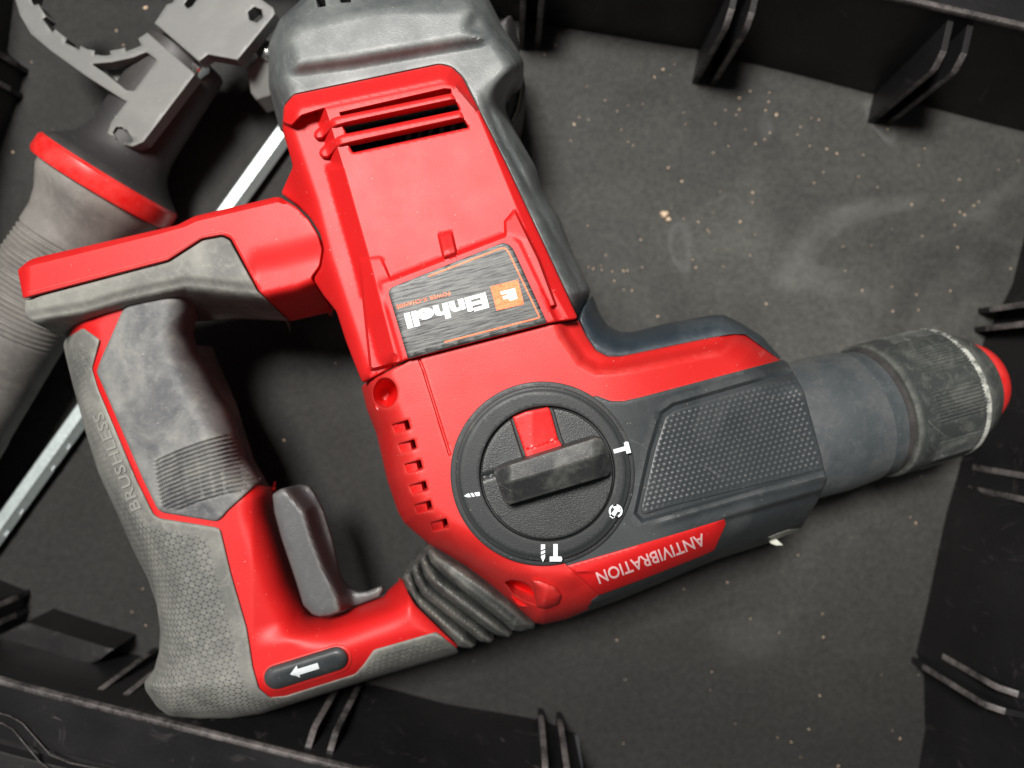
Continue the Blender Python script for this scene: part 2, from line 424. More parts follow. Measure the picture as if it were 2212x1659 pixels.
# floor sheet, a little larger than the wall foot
fl = [W(u+(12 if u > 1106 else -12), v+(12 if v > 830 else -12), -.3) for u, v in FL]
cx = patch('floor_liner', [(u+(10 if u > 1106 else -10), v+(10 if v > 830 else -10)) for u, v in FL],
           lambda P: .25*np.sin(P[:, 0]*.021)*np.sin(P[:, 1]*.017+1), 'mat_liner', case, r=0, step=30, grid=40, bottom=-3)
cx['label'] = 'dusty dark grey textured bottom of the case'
n = len(FL)
def wall(i0, i1, name='wall'):
    V = []; F = []; idx = [k % n for k in range(i0, i1+1)]
    cols = 7
    for i in idx:
        a = Vector(W(*FL[i], -1.0)); b2 = Vector(W(*RM[i], ZR))
        for c in range(cols):
            t_ = c/(cols-1); p = a.lerp(b2, t_)
            p.z = a.z+(b2.z-a.z)*t_**.8
            V.append(tuple(p))
    m = len(idx)
    for i in range(m-1):
        for c in range(cols-1):
            F.append((i*cols+c, (i+1)*cols+c, (i+1)*cols+c+1, i*cols+c+1))
    return mkobj(name, V, F, 'case_plastic', case, 30)
wall(0, 5); wall(5, 13); wall(13, 20); wall(20, 29)
# rim: rounded worn lip then a flat outer flange
def rim_ring():
    V = []; F = []
    R = [Vector(W(u, v, ZR)) for u, v in RM]
    prof = [(-.1, -1.2), (-.3, 0), (.1, .8), (.8, 1.0), (1.6, .7), (2.0, 0)]
    flp = [(2.05, -.1), (2.3, -1.6), (18, -2.6), (19, -2.8), (19.6, -5.2), (22.5, -5.4), (23.1, -2.9), (24, -2.7), (60, -3.4), (62, -6), (62, -40)]
    def build(pr, name, mat):
        V = []; F = []
        for i in range(n):
            p0, p, p1 = R[i-1], R[i], R[(i+1) % n]
            d0 = (p-p0).normalized(); d1 = (p1-p).normalized()
            t_ = (d0+d1).normalized(); o = Vector((-t_.y, t_.x, 0))
            if o.dot(Vector((p.x, p.y, 0))) < 0 and i not in (): o = -o
            k = 1/max(.6, abs(o.dot(Vector((-d0.y, d0.x, 0)))))
            for a, z in pr: V.append((p.x+o.x*a*k/1000, p.y+o.y*a*k/1000, p.z+z/1000))
        m = len(pr)
        for i in range(n):
            for c in range(m-1):
                F.append((i*m+c, ((i+1) % n)*m+c, ((i+1) % n)*m+c+1, i*m+c+1))
        return mkobj(name, V, F, mat, case, 40)
    build(prof, 'rim', 'worn_edge'); build(flp, 'flange', 'case_plastic')
rim_ring()
def rib(u, v, o, h=40.0, depth=34, lean=.06, back=2.5, th=.95):
    I = Vector(W(u, v, 0)); o = Vector((o[0], o[1], 0)).normalized(); s = Vector((-o.y, o.x, 0))
    pr = [(0, -1), (lean*8, 6), (lean*h*.9, h*.88), (lean*h*.9+.8, h*.93), (lean*h+back+2, h), (depth, h), (depth, -1)]
    V = []
    for sg in (1, -1):
        for a, z in pr:
            p = I+o*(a/1000)+s*(sg*th/1000); V.append((p.x, p.y, z/1000))
    m = len(pr); F = [tuple(range(m)), tuple(range(m, 2*m))[::-1]]
    F += [(i, i+1, m+i+1, m+i) for i in range(m-1)]
    r_ = mkobj('rib', V, F, 'case_plastic', case, 30)
    # worn pale top edge
    V = []; F = []
    prt = pr[1:5]
    for a, z in prt:
        for sg, dz in ((1, 0), (.5, .25), (-.5, .25), (-1, 0)):
            p = I+o*((a-.18-dz*.3)/1000)+s*(sg*(th+.02)/1000); V.append((p.x, p.y, (z+dz*.4)/1000))
    for i in range(len(prt)-1):
        for k in range(3): F.append((i*4+k, i*4+k+1, (i+1)*4+k+1, (i+1)*4+k))
    e = mkobj('worn_edge', V, F, 'worn_edge', None, 50); C.objects.unlink(e); link(e, r_)
for u, v, h in ((1125, 108, 40), (1160, 109, 40), (1499, 182, 40), (1536, 188, 40), (1879, 266, 42), (1916, 270, 42)): rib(u, v, (.22, .97), h)
for u, v in ((2112, 672), (2104, 712)): rib(u, v, (.99, .05), 34)
for u, v in ((2072, 1004), (2062, 1048)): rib(u, v, (.98, -.12), 36, lean=.15)
for u, v in ((1992, 1392), (1968, 1424)): rib(u, v, (.97, -.2), 38, lean=.1)
for u, v in ((338, 1400), (385, 1410), (742, 1462), (782, 1468)): rib(u, v, (-.2, -.97), 42, depth=18, lean=0)
for u, v in ((1167, 1530), (1207, 1538)): rib(u, v, (-.05, -.99), 42, depth=30, lean=0)
for u, v in ((62, 155), (50, 208)): rib(u, v, (-1, .05), 30)
for u, v in ((66, 1278), (62, 1316)): rib(u, v, (-1, -.25), 34)

# low ledges moulded along the wall foot
patch('wall_ledge', [(-30, 1385), (58, 1343), (247, 1402), (213, 1428), (127, 1462), (-30, 1445)], lambda P: 15+0*P[:, 0], 'case_plastic', case, r=2, rd=.6, step=12, bottom=-1)
# moulded groove on the outer flange
def flange_groove(name, line, w, mat, z):
    L = []
    for a, b2 in zip(line[:-1], line[1:]):
        m = 6; L += [(a[0]+(b2[0]-a[0])*k/m, a[1]+(b2[1]-a[1])*k/m) for k in range(m)]
    L.append(line[-1]); L = np.array(L, float); t_ = np.gradient(L, axis=0); t_ /= np.linalg.norm(t_, axis=1)[:, None]; nn = np.stack([-t_[:, 1], t_[:, 0]], 1)
    V = []; F = []; m = len(L)
    for off, dz in ((-w, -.8), (-w*.6, 0), (w*.6, 0), (w, -.8)):
        for q in L+nn*off: V.append(W(q[0], q[1], z+dz))
    for r_ in range(3):
        for i in range(m-1): F.append((r_*m+i, r_*m+i+1, (r_+1)*m+i+1, (r_+1)*m+i))
    mkobj(name, V, F, mat, case, 40)
flange_groove('groove_edge', [(-40, 1541), (0, 1541), (22, 1547), (48, 1562), (108, 1630), (150, 1648), (215, 1661), (300, 1690)], 1.7, 'worn_edge', 43.6)
flange_groove('groove_edge', [(-40, 1560), (5, 1562), (28, 1576), (85, 1645), (120, 1670)], 1.7, 'worn_edge', 43.2)

# crumbs on the floor
def crumbs():
    V = []; F = []
    def add(u, v, s):
        x, y, z = W(u, v, 0); b0 = len(V); a0 = rnd.random()*6.28; el = rnd.uniform(1.0, 1.9)
        top = (x, y, s*.9/1000)
        ring = []
        for k in range(6):
            a = k/6*6.283; rr = s*rnd.uniform(.75, 1.1)/1000
            px, py = math.cos(a)*rr*el, math.sin(a)*rr
            ring.append((x+px*math.cos(a0)-py*math.sin(a0), y+px*math.sin(a0)+py*math.cos(a0), s*rnd.uniform(.2, .5)/1000))
        V.append(top); V.extend(ring); V.extend([(q[0], q[1], -.0002) for q in ring])
        for k in range(6):
            k1 = (k+1) % 6
            F.append((b0, b0+1+k, b0+1+k1)); F.append((b0+1+k, b0+7+k, b0+7+k1, b0+1+k1))
    known3 = [(287, 355, 9), (1055, 450, 16), (1000, 500, 14), (1130, 415, 9), (1105, 485, 9), (955, 570, 9), (565, 560, 8), (925, 675, 13), (680, 650, 9), (760, 720, 9), (515, 760, 9), (575, 775, 8), (480, 805, 16), (945, 775, 9), (830, 685, 8), (1190, 730, 10), (1200, 805, 9), (785, 840, 8), (1620, 590, 11), (1550, 635, 17), (1745, 600, 10), (1740, 660, 12), (1550, 710, 11), (1460, 715, 8), (1530, 745, 10), (1720, 715, 11), (1910, 700, 12), (1790, 745, 20), (1875, 770, 10), (1945, 765, 11), (2017, 765, 12), (2065, 777, 12), (1395, 800, 13), (1945, 823, 11), (1590, 838, 9), (1748, 860, 10), (1925, 872, 12), (1715, 903, 10), (1655, 932, 11), (1380, 990, 11), (830, 917, 9), (862, 940, 9), (457, 912, 9), (1480, 945, 8), (2007, 945, 9), (2117, 965, 12), (2183, 993, 14), (1090, 1087, 13), (1178, 1175, 14), (627, 1208, 7), (1470, 1212, 11), (1425, 1240, 15), (1500, 1240, 10), (1637, 1248, 16), (1635, 1312, 9), (1355, 1320, 8), (1285, 1437, 12), (1555, 1437, 17), (1345, 1490, 10), (1357, 1505, 10), (570, 1430, 8), (568, 1462, 8), (912, 1553, 10), (1380, 1378, 8), (1650, 1520, 9), (2035, 1185, 10), (2095, 1115, 9)]
    for x, y, s in known3:
        u, v = 1080.0+x*.33348, y*.33348; add(u, v, s*.33348*.168*.42)
    k4 = [(1140, 1143, 16), (1157, 1183, 12), (1262, 1212, 15), (1485, 1327, 15), (1330, 838, 12), (1000, 995, 15), (1170, 1005, 12), (2045, 1100, 14), (1795, 1163, 12), (2175, 1040, 9), (1920, 1308, 12), (1887, 1332, 14), (1797, 1373, 13), (1827, 1393, 13), (1763, 1458, 12), (1555, 1530, 11), (1782, 1602, 12), (1570, 962, 8), (1532, 1070, 8), (1690, 1298, 10)]
    for x, y, s in k4: add(1474+x*.33348, y*.33348, s*.33348*.168*.42)
    k5 = [(440, 35, 12), (85, 115, 12), (265, 107, 10), (545, 350, 12), (1165, 262, 10), (1357, 238, 10), (1517, 290, 13), (1735, 265, 13), (1363, 397, 13), (1530, 388, 14), (2128, 120, 10), (1548, 1465, 9)]
    for x, y, s in k5: add(1474+x*.33348, 540+y*.33348, s*.33348*.168*.42)
    k5 = [(605, 122, 11), (572, 112, 9), (660, 130, 10), (800, 135, 13), (825, 133, 13), (728, 138, 10), (920, 112, 14), (740, 200, 11), (855, 262, 12), (803, 258, 8), (1270, 112, 11), (1250, 62, 9), (1022, 430, 13), (685, 35, 12), (655, 100, 8)]
    for x, y, s in k5: add(1080+x*.33348, 540+y*.33348, s*.33348*.168*.42)
    k6 = [(292, 455, 12), (10, 500, 10), (907, 660, 11), (625, 780, 12), (913, 810, 14), (1097, 168, 14), (1287, 122, 10), (750, 280, 10), (1512, 72, 14), (1478, 35, 10), (190, 1035, 12), (180, 1152, 12), (890, 1190, 14), (317, 1213, 9), (343, 1372, 13), (820, 1408, 11), (705, 1490, 12), (617, 1460, 8), (765, 1587, 11), (1410, 1467, 12), (1130, 1290, 10), (1010, 1645, 13), (-425, 830, 11), (-240, 740, 10), (-370, 1085, 8), (-380, 1500, 9)]
    for x, y, s in k6: add(1474+x*.33348, 1106+y*.33348, s*.33348*.168*.36)
    k7 = [(943, 50, 22), (755, 200, 16), (800, 293, 10), (85, 985, 18), (205, 403, 10), (1568, 735, 14), (20, 20, 8)]
    for x, y, s in k7: add(x*.33348, y*.33348, s*.33348*.168*.42)
    for x, y, s in [(1840, 1395, 15)]: add(x*.33348, 486+y*.33348, s*.33348*.168*.42)
    for x, y, s in [(925, 497, 10), (855, 648, 10), (580, 548, 10), (945, 735, 10), (655, 748, 18), (640, 755, 12)]: add(x*.33348, 1106+y*.33348, s*.33348*.168*.36)
    for k in range(90):
        u = rnd.uniform(60, 2100); v = rnd.uniform(30, 1640)
        if u < 1150 and rnd.random() < .5: continue
        if v > 900 and rnd.random() < .6: continue
        if v > 60+.23*(u-1170): add(u, v, rnd.uniform(.10, .24))
    o = mkobj('dust_crumbs', V, F, 'crumb', None, 30, 'stuff')
    o['label'] = 'pale crumbs of grit scattered over the dusty case floor'; o['category'] = 'grit'
crumbs()
def chip():
    V = []; F = []
    for (du, dv, s_) in ((0, 0, 1.15), (9, 11, .7)):
        x, y, z = W(1435+du, 463+dv, 0); b0 = len(V)
        for lv, (rr, zz) in enumerate(((1.0, -.2), (1.05, .35), (.7, .8), (.25, 1.0))):
            for k in range(9):
                a = k/9*6.283; q = s_*rr*(1+.25*math.sin(3*a+du)+.12*rnd.random())/1000
                V.append((x+math.cos(a)*q*1.25, y+math.sin(a)*q, zz*s_/1000))
        for lv in range(3):
            for k in range(9): F.append((b0+lv*9+k, b0+lv*9+(k+1) % 9, b0+(lv+1)*9+(k+1) % 9, b0+(lv+1)*9+k))
        F.append(tuple(b0+27+k for k in range(9)))
    o = mkobj('grit_chip', V, F, 'crumb', None, 60)
    o['label'] = 'largest tan chip of grit on the case floor, right of the motor housing'; o['category'] = 'grit chip'
chip()

# ------------------------------------------------------------------ depth rod
rod = thing('depth_rod', 'shiny zinc plated hexagonal depth rod with engraved numbers lying under the red tool', 'rod', W(300, 700, 0))
def hexrod():
    a = Vector(W(-60, 1225, 4)); b2 = Vector(W(760, 86, 4)); d = (b2-a).normalized(); s = Vector((-d.y, d.x, 0))
    V = []
    for p in (a, b2):
        for k in range(6):
            an = math.radians(60*k+60+0)
            V.append(tuple(p+s*(math.cos(an)*.0036)+Vector((0, 0, 1))*(math.sin(an)*.0036)))
    F = [(k, (k+1) % 6, 6+(k+1) % 6, 6+k) for k in range(6)]+[tuple(range(6)), tuple(range(6, 12))[::-1]]
    return mkobj('rod_bar', V, F, 'zinc_steel', rod, 20)
hexrod()
def on(z): return lambda P: np.full(len(P), float(z))
rx = np.array([-.587, .81])
for u, v, s in ((112, 1018, '22'), (44, 1113, '33'), (12, 1160, '32'), (146, 972, '23')):
    text_part('engraved_number', s, (u, v), (.55, -.835), (-.83, -.55), 13, on(5.0), 'white_print', rod, lift=.1)
def marks():
    V = []; F = []
    for k in range(120):
        t_ = k/120; u = 10+(560-10)*t_; v = 1137+(371-1137)*t_
        u -= 4; L = 9 if k % 5 == 0 else 5
        p = Vector(W(u, v, 7.15)); d = Vector((.587, .81, 0)); s = Vector((-.81, .587, 0))
        b0 = len(V)
        for a, b_ in ((-.06, 0), (.06, 0), (.06, L*.12), (-.06, L*.12)):
            q = p+d*(a/1000)-s*(b_/1000)*1.0; V.append((q.x, q.y, q.z))
        F.append((b0, b0+1, b0+2, b0+3))
    mkobj('scale_marks', V, F, 'void_black', rod, 30, 'stuff')
marks()

# ------------------------------------------------------------------ side handle
sh = thing('side_handle', 'grey auxiliary side handle with red flange and toothed clamp lying beside the tool', 'handle', W(200, 385, 0))
A = Vector(W(232, 394, 23))*1000
D = Vector((-.54, -.84, 0)).normalized()
gp = [(3.5, 15), (4, 19.5), (6, 19.4), (9, 18.0), (13, 16.2), (18, 15.0), (24, 14.6)]
pr = [(s, r) for s, r in gp]
for k in range(2, 170): pr.append((24+k*.4, 14.6+.03*k*.4))
pr += [(95, 17.0), (130, 18), (150, 17.5), (156, 14)]
def grf(s, a, r):
    if 22 < s < 58:
        m = max(0, min(1, (math.cos(a-math.radians(120))+.45)*3))
        return r+.36*math.sin((s-22)/1.7*math.pi*2)*m
    return r
lathe('grip', A, D, pr, 'grip_dusty', sh, 96, grf)
lathe('flange_ring', A, D, [(-3.4, 20), (-3.2, 21.8), (-2.2, 22.6), (2.2, 22.7), (3.4, 22.0), (3.8, 19)], 'red_bright', sh, 96, None)
lathe('collar', A, D, [(-50, 11.5), (-49, 12.6), (-22, 12.8), (-16, 13.0), (-12, 13.8), (-9, 15.4), (-6, 18.5), (-4, 21.0), (-2.8, 22.0), (-2.6, 18)], 'tube_dark', sh, 96)
Z = 37.0
arcO = K(0, 0, [(265, -160), (190, 0), (220, 60), (290, 130), (330, 200), (430, 290), (560, 350), (680, 365), (800, 345), (920, 300), (895, 250), (955, 210), (1265, 480), (930, 920), (860, 950), (760, 940), (690, 880), (720, 790), (820, 660), (560, 495), (330, 330), (200, 220), (130, 100), (100, 0), (120, -160)])
# toothed inner arc
teeth = []
inner = np.array(K(0, 0, [(250, -160), (200, 0), (290, 140), (345, 215), (430, 280), (560, 345), (680, 362), (800, 340), (915, 295)]))
def walk(pl, n_):
    L = np.r_[0, np.cumsum(np.linalg.norm(np.diff(pl, axis=0), axis=1))]
    s = np.linspace(0, L[-1], n_)
    return np.stack([np.interp(s, L, pl[:, 0]), np.interp(s, L, pl[:, 1])], 1)
wk = walk(inner, 41); cen = np.array([215., -40.])
for k in range(40):
    p = wk[k]; q = wk[k+1]; out = (k//4) % 2 == 0
    for w_ in (p, q):
        dd = cen-w_; dd /= np.linalg.norm(dd); teeth.append(tuple(w_+dd*(9 if out else 0)))
br = teeth+K(0, 0, [(895, 250), (955, 210), (1265, 480), (930, 920), (860, 950), (760, 940), (690, 880), (720, 790), (820, 660), (560, 495), (330, 330), (200, 220), (130, 100), (100, 0), (120, -160)])
tri = fillet(K(0, 0, [(595, 415), (720, 405), (860, 375), (950, 338), (1015, 390), (870, 590), (820, 585), (690, 480)]), 4)
pit = K(0, 0, [(730, 850), (760, 820), (800, 830), (850, 880), (880, 925), (850, 935), (780, 920), (745, 890)])
pz = lambda P: Z-5.5*sm(sdpoly(P, pit), 0, 8)-6*sm(below(P, K(0, 0, [(500, 700), (700, 860), (930, 980)])), 0, 25)
cb = patch('clamp_bracket', br, pz, 'handle_grey', sh, holes=[tri], r=1.5, step=6, bottom=32, grid=7)
cb['label'] = 'light grey curved clamp plate with notched inner edge'
slab('bracket_web', [(u+6, v-6) for u, v in K(0, 0, [(590, 400), (1030, 330), (900, 620), (800, 600)])], 24, 29.5, 'handle_grey', sh)
hexh = [(552+17*math.cos(math.radians(60*k+20)), 32+17*math.sin(math.radians(60*k+20))) for k in range(6)]
jaw = K(0, 0, [(1000, 150), (1080, 30), (1120, 40), (1190, -160), (1260, -160), (1230, 40), (1215, 55), (1260, 40), (1330, -160), (1600, -160), (1700, 0), (1770, 50), (1785, 90), (1540, 390), (1350, 355), (1290, 400)])
jaw = K(0, 0, [(1000, 150), (1080, 30), (1120, 15), (1200, -160), (1600, -160), (1700, 0), (1770, 50), (1785, 90), (1540, 390), (1350, 355), (1290, 400)])
notch = K(0, 0, [(1195, 30), (1215, 55), (1245, 40), (1330, -80), (1280, -100)])
j = patch('clamp_jaw', jaw, on(40), 'handle_grey', sh, holes=[hexh, notch], r=2, step=6, bottom=35)
j['label'] = 'grey clamp jaw plate with a hexagonal bolt hole'
patch('clamp_lug', K(0, 0, [(1600, 440), (1650, 390), (1745, 330), (1760, 620), (1660, 650), (1625, 600)]), lambda P: 30-.06*(P[:, 1]-130)+0*P[:, 0], 'handle_grey', sh, r=3, bottom=14)
def bolt(p, q, z, r):
    a = Vector(W(*p, z))*1000; b2 = Vector(W(*q, z))*1000; L = (b2-a).length
    pr = [(0, r*.8)]+[(.3+k*.35, r*(1 if k % 2 else .9)) for k in range(int(L/.35)-1)]+[(L, r*.8)]
    return lathe('clamp_bolt', a, b2-a, pr, 'bright_steel', sh, 24)
bolt((396, 118), (440, 158), 30, 3.0)
lathe('clamp_bolt', Vector(W(575, 112, 30))*1000, Vector((0, 0, 1)), [(0, 3), (2.0, 2.9), (2.6, 2.0), (2.9, .2)], 'bright_steel', sh, 24, up=Vector((0, 1, 0)))

# ------------------------------------------------------------------ rotary hammer
T = thing('rotary_hammer', 'red and grey cordless rotary hammer lying on its side in the black case', 'power tool', W(1100, 900, 0))

# ---- silhouettes used for the height of each body
HS = [(140, 729), (138, 745), (143, 769), (160, 836), (187, 936), (213, 1020), (253, 1106), (287, 1183), (320, 1249), (340, 1306), (347, 1356), (345, 1406), (334, 1446), (313, 1473), (315, 1490), (340, 1526), (367, 1546), (434, 1551), (500, 1550), (567, 1540), (707, 1496), (823, 1459), (990, 1411), (1030, 1398), (900, 1240), (868, 1249), (837, 1276), (830, 1288), (713, 1331), (673, 1329), (637, 1256), (590, 1106), (588, 1060), (575, 1043), (530, 986), (514, 926), (494, 883), (467, 836), (430, 769), (417, 719), (423, 693), (440, 560), (200, 600), (120, 690)]
HSf = fillet(HS, 12)
def Hh(P):
    d = np.maximum(sdpoly(P, HSf), 0)
    z = 42+20*dome(d, 80)
    # facet falling towards the trigger on the lower bar
    ln = [(548, 1408), (640, 1388), (740, 1363), (890, 1313), (960, 1290)]
    k = -below(P, ln)
    z = z-4.0*sm(k, 2, 55)*lin(P[:, 0], 545, 640)
    z = z-2.2*np.exp(-((k+2)/9)**2)*0
    return z
OUT = [(137, 745), (142, 769), (159, 836), (186, 936), (212, 1020), (252, 1106), (286, 1183), (319, 1249), (339, 1306), (346, 1356), (344, 1406), (333, 1446), (312, 1473), (314, 1490), (339, 1526), (366, 1547), (434, 1552), (500, 1551), (567, 1541), (707, 1497), (823, 1460), (990, 1412)]
# red frame of the handle
fr = [(146, 732), (160, 700), (263, 655), (350, 650), (360, 700), (378, 735), (406, 780), (444, 836), (470, 883), (490, 926), (500, 963), (508, 990), (548, 1046), (575, 1050), (598, 1053), (588, 1066), (592, 1106), (607, 1166), (637, 1256), (653, 1309), (673, 1329), (690, 1334), (713, 1331), (830, 1288), (837, 1276), (868, 1249), (883, 1283), (900, 1309), (990, 1396), (985, 1405), (820, 1452), (704, 1489), (566, 1533), (500, 1543), (434, 1544), (372, 1539), (346, 1520), (324, 1488), (342, 1450), (352, 1406), (354, 1356), (348, 1306), (328, 1247), (295, 1181), (262, 1104), (222, 1018), (195, 934), (168, 834), (151, 767)]
swh = fillet([(568, 1450), (585, 1432), (600, 1430)]+[], 3)
hf = patch('handle_frame', fillet(fr, 5), lambda P: Hh(P)-.2, 'red_plastic', T, r=5, rd=1.2, step=6, under=.4, bottom=lambda z: z-7)
# rear grip with hexagonal relief
def hexbump(P, pitch, rot=0.0):
    c, s = math.cos(rot), math.sin(rot)
    x = (P[:, 0]*c-P[:, 1]*s)/pitch; y = (P[:, 0]*s+P[:, 1]*c)/pitch
    k = 4*math.pi/math.sqrt(3)
    h = (np.cos(k*x)+np.cos(k*(x*.5+y*.8660254))+np.cos(k*(x*.5-y*.8660254)))/3
    return (h+.5)/1.5
rg = [(142, 731), (180, 708), (218, 734), (200, 796), (213, 840), (297, 1039), (333, 1111), (347, 1119), (467, 1138), (477, 1143), (500, 1239), (534, 1356), (542, 1406), (547, 1440), (560, 1486), (584, 1506), (617, 1503), (767, 1456), (785, 1436), (807, 1403), (943, 1364), (990, 1403)]+OUT[::-1]
rgf = fillet(rg, 6)
band = fillet([(150, 780), (175, 740), (200, 760), (190, 830), (225, 950), (262, 1050), (318, 1130), (360, 1142), (450, 1160), (475, 1250), (505, 1356), (518, 1440), (545, 1500), (640, 1512), (720, 1485), (700, 1500), (560, 1545), (370, 1545), (315, 1490), (345, 1400), (338, 1306), (285, 1183), (210, 1020), (158, 836)], 10)
low = [(735, 1478), (830, 1408), (940, 1378), (975, 1404), (820, 1455)]
def Hrg(P):
    z = Hh(P)+.75
    m = sm(sdpoly(P, band), 0, 14)*(.55+.45*sm(P[:, 1], 1060, 1130))
    m = np.maximum(m, .6*sm(sdpoly(P, low), 0, 8))
    h = hexbump(P, 15.5, .35)
    return z-.1*m
patch('rear_grip', rgf, Hrg, 'grey_rubber', T, r=5, rd=1.3, step=5, grid=5, under=.62, bottom=27, angle=60, attr=lambda P: np.maximum(sm(sdpoly(P, band), 0, 10)*(.6+.4*sm(P[:, 1], 1060, 1130)), .7*sm(sdpoly(P, low), 0, 6)))
text_part('embossed_lettering', 'BRUSHLESS', (306, 1100), (-.375, -.927), (-.927, .375), 33, lambda P: Hh(P)+.75, 'embossed', T, spacing=1.06, bold=.006, lift=.5, sx=1.33, subdiv=2)
# thumb pad
cp = [(277, 655), (263, 673), (243, 719), (220, 770), (208, 803), (222, 835), (310, 1039), (340, 1100), (352, 1108), (467, 1127), (478, 1121), (492, 1104), (556, 1046), (566, 1042), (528, 986), (524, 963), (514, 926), (494, 883), (467, 836), (430, 769), (417, 719), (423, 693), (457, 640), (430, 640), (340, 645)]
def Hcp(P):
    z = Hh(P)+.9
    q = P[:, 1]-(998-.50*(P[:, 0]-327)+.0008*(P[:, 0]-327)**2)
    m = sm(q, -4, 2)*(1-sm(q, 128, 135))*sm(P[:, 0]-(327+q*.17), 0, 8)*sm(sdpoly(P, cp), 8, 14)
    return z+m*.42*np.cos(q/9.6*2*math.pi)+.7*sm(sdpoly(P, cp), 16, 60)
rfe = []
for k_ in range(28):
    q_ = k_*4.8
    rfe.append(([(u_, 998+q_-.50*(u_-327)+.0008*(u_-327)**2) for u_ in np.arange(327+q_*.17, 572, 9)], (0,), False))
patch('palm_pad', fillet(cp, 6), Hcp, 'grip_rubber', T, r=5, rd=1.3, step=5, grid=5, under=.4, bottom=lambda z: z-4, angle=60, feats=rfe)

core = [(215, 760), (380, 740), (440, 880), (480, 1010), (520, 1080), (560, 1110), (575, 1190), (610, 1320), (660, 1380), (860, 1320), (930, 1390), (700, 1450), (560, 1490), (440, 1500), (395, 1480), (400, 1400), (400, 1300), (340, 1170), (270, 1020)]
slab('handle_core', core, 18, 44, 'grip_rubber', T, step=14)
# ---- battery arm
gt = [(50, 690), (180, 669), (277, 641), (400, 614), (450, 619), (557, 631), (640, 640)]
def Hag(P):
    k = below(P, gt)
    return 68.5-1.5*sm(k, -22, 0)-26*sm(k, -1, 78)-2*sm(-P[:, 0], -100, -45)
ag = [(53, 648), (364, 566), (437, 519), (480, 511), (497, 519), (557, 629), (623, 693), (517, 689), (423, 695), (333, 668), (263, 671), (160, 704), (140, 730), (75, 698), (54, 684)]
patch('arm_grip', fillet(ag, 6), Hag, 'grey_rubber', T, r=4, rd=.9, step=6, feats=[(gt, (-2, 0, 3), False)], under=.3, bottom=33)
ar_ln = [(500, 655), (567, 629), (640, 613), (675, 598), (720, 560)]
def Har(P):
    k = below(P, ar_ln)
    z = 69.5-26*sm(k, 0, 95)
    z = z-1.8*sm(below(P, [(510, 533), (600, 517), (700, 492)]), 0, 70)*sm(P[:, 0], 510, 560)
    tl = [(30, 590), (67, 574), (334, 508), (400, 490), (425, 478), (600, 437)]
    z = z-3.5*sm(-below(P, tl), 0, 14)
    z = z-3*sm(-P[:, 0], -62, -38)
    return z
arm = [(38, 583), (62, 563), (80, 556), (383, 486), (420, 467), (597, 425), (607, 427), (640, 447), (668, 475), (688, 508), (697, 540), (691, 575), (672, 601), (722, 672), (627, 694), (560, 630), (499, 516), (481, 508), (436, 516), (363, 563), (50, 645)]
patch('battery_arm', fillet(arm, 6), Har, 'red_plastic', T, r=4, rd=.9, step=6, feats=[([(30, 590), (67, 574), (334, 508), (400, 490), (425, 478), (600, 437)], (-7, 0), False), (ar_ln, (0,), False)], under=.3, bottom=33)
# fine parting line along the red arm
def strip(name, line, w, zf, mat, parent, lift=.05, closed=False):
    L = resample(line, 6) if closed else None
    if not closed:
        L = []
        for a, b2 in zip(line[:-1], line[1:]):
            m = max(1, int(math.hypot(b2[0]-a[0], b2[1]-a[1])/6))
            L += [(a[0]+(b2[0]-a[0])*k/m, a[1]+(b2[1]-a[1])*k/m) for k in range(m)]
        L.append(line[-1])
    L = np.array(L); t_ = np.gradient(L, axis=0); t_ /= np.linalg.norm(t_, axis=1)[:, None]; nn = np.stack([-t_[:, 1], t_[:, 0]], 1)
    V = []; F = []
    for off, dz in ((-w, -.5), (-w*.7, lift), (w*.7, lift), (w, -.5)):
        Q = L+nn*off; z = zf(Q)+dz
        V += [W(Q[i, 0], Q[i, 1], z[i]) for i in range(len(Q))]
    m = len(L)
    for r_ in range(3):
        for i in range(m-1): F.append((r_*m+i, r_*m+i+1, (r_+1)*m+i+1, (r_+1)*m+i))
    return mkobj(name, V, F, mat, parent, 40)
strip('parting_line', [(60, 632), (364, 554), (437, 508), (480, 500), (503, 508), (560, 612)], 1.2, Har, 'red_worn', T, .18)

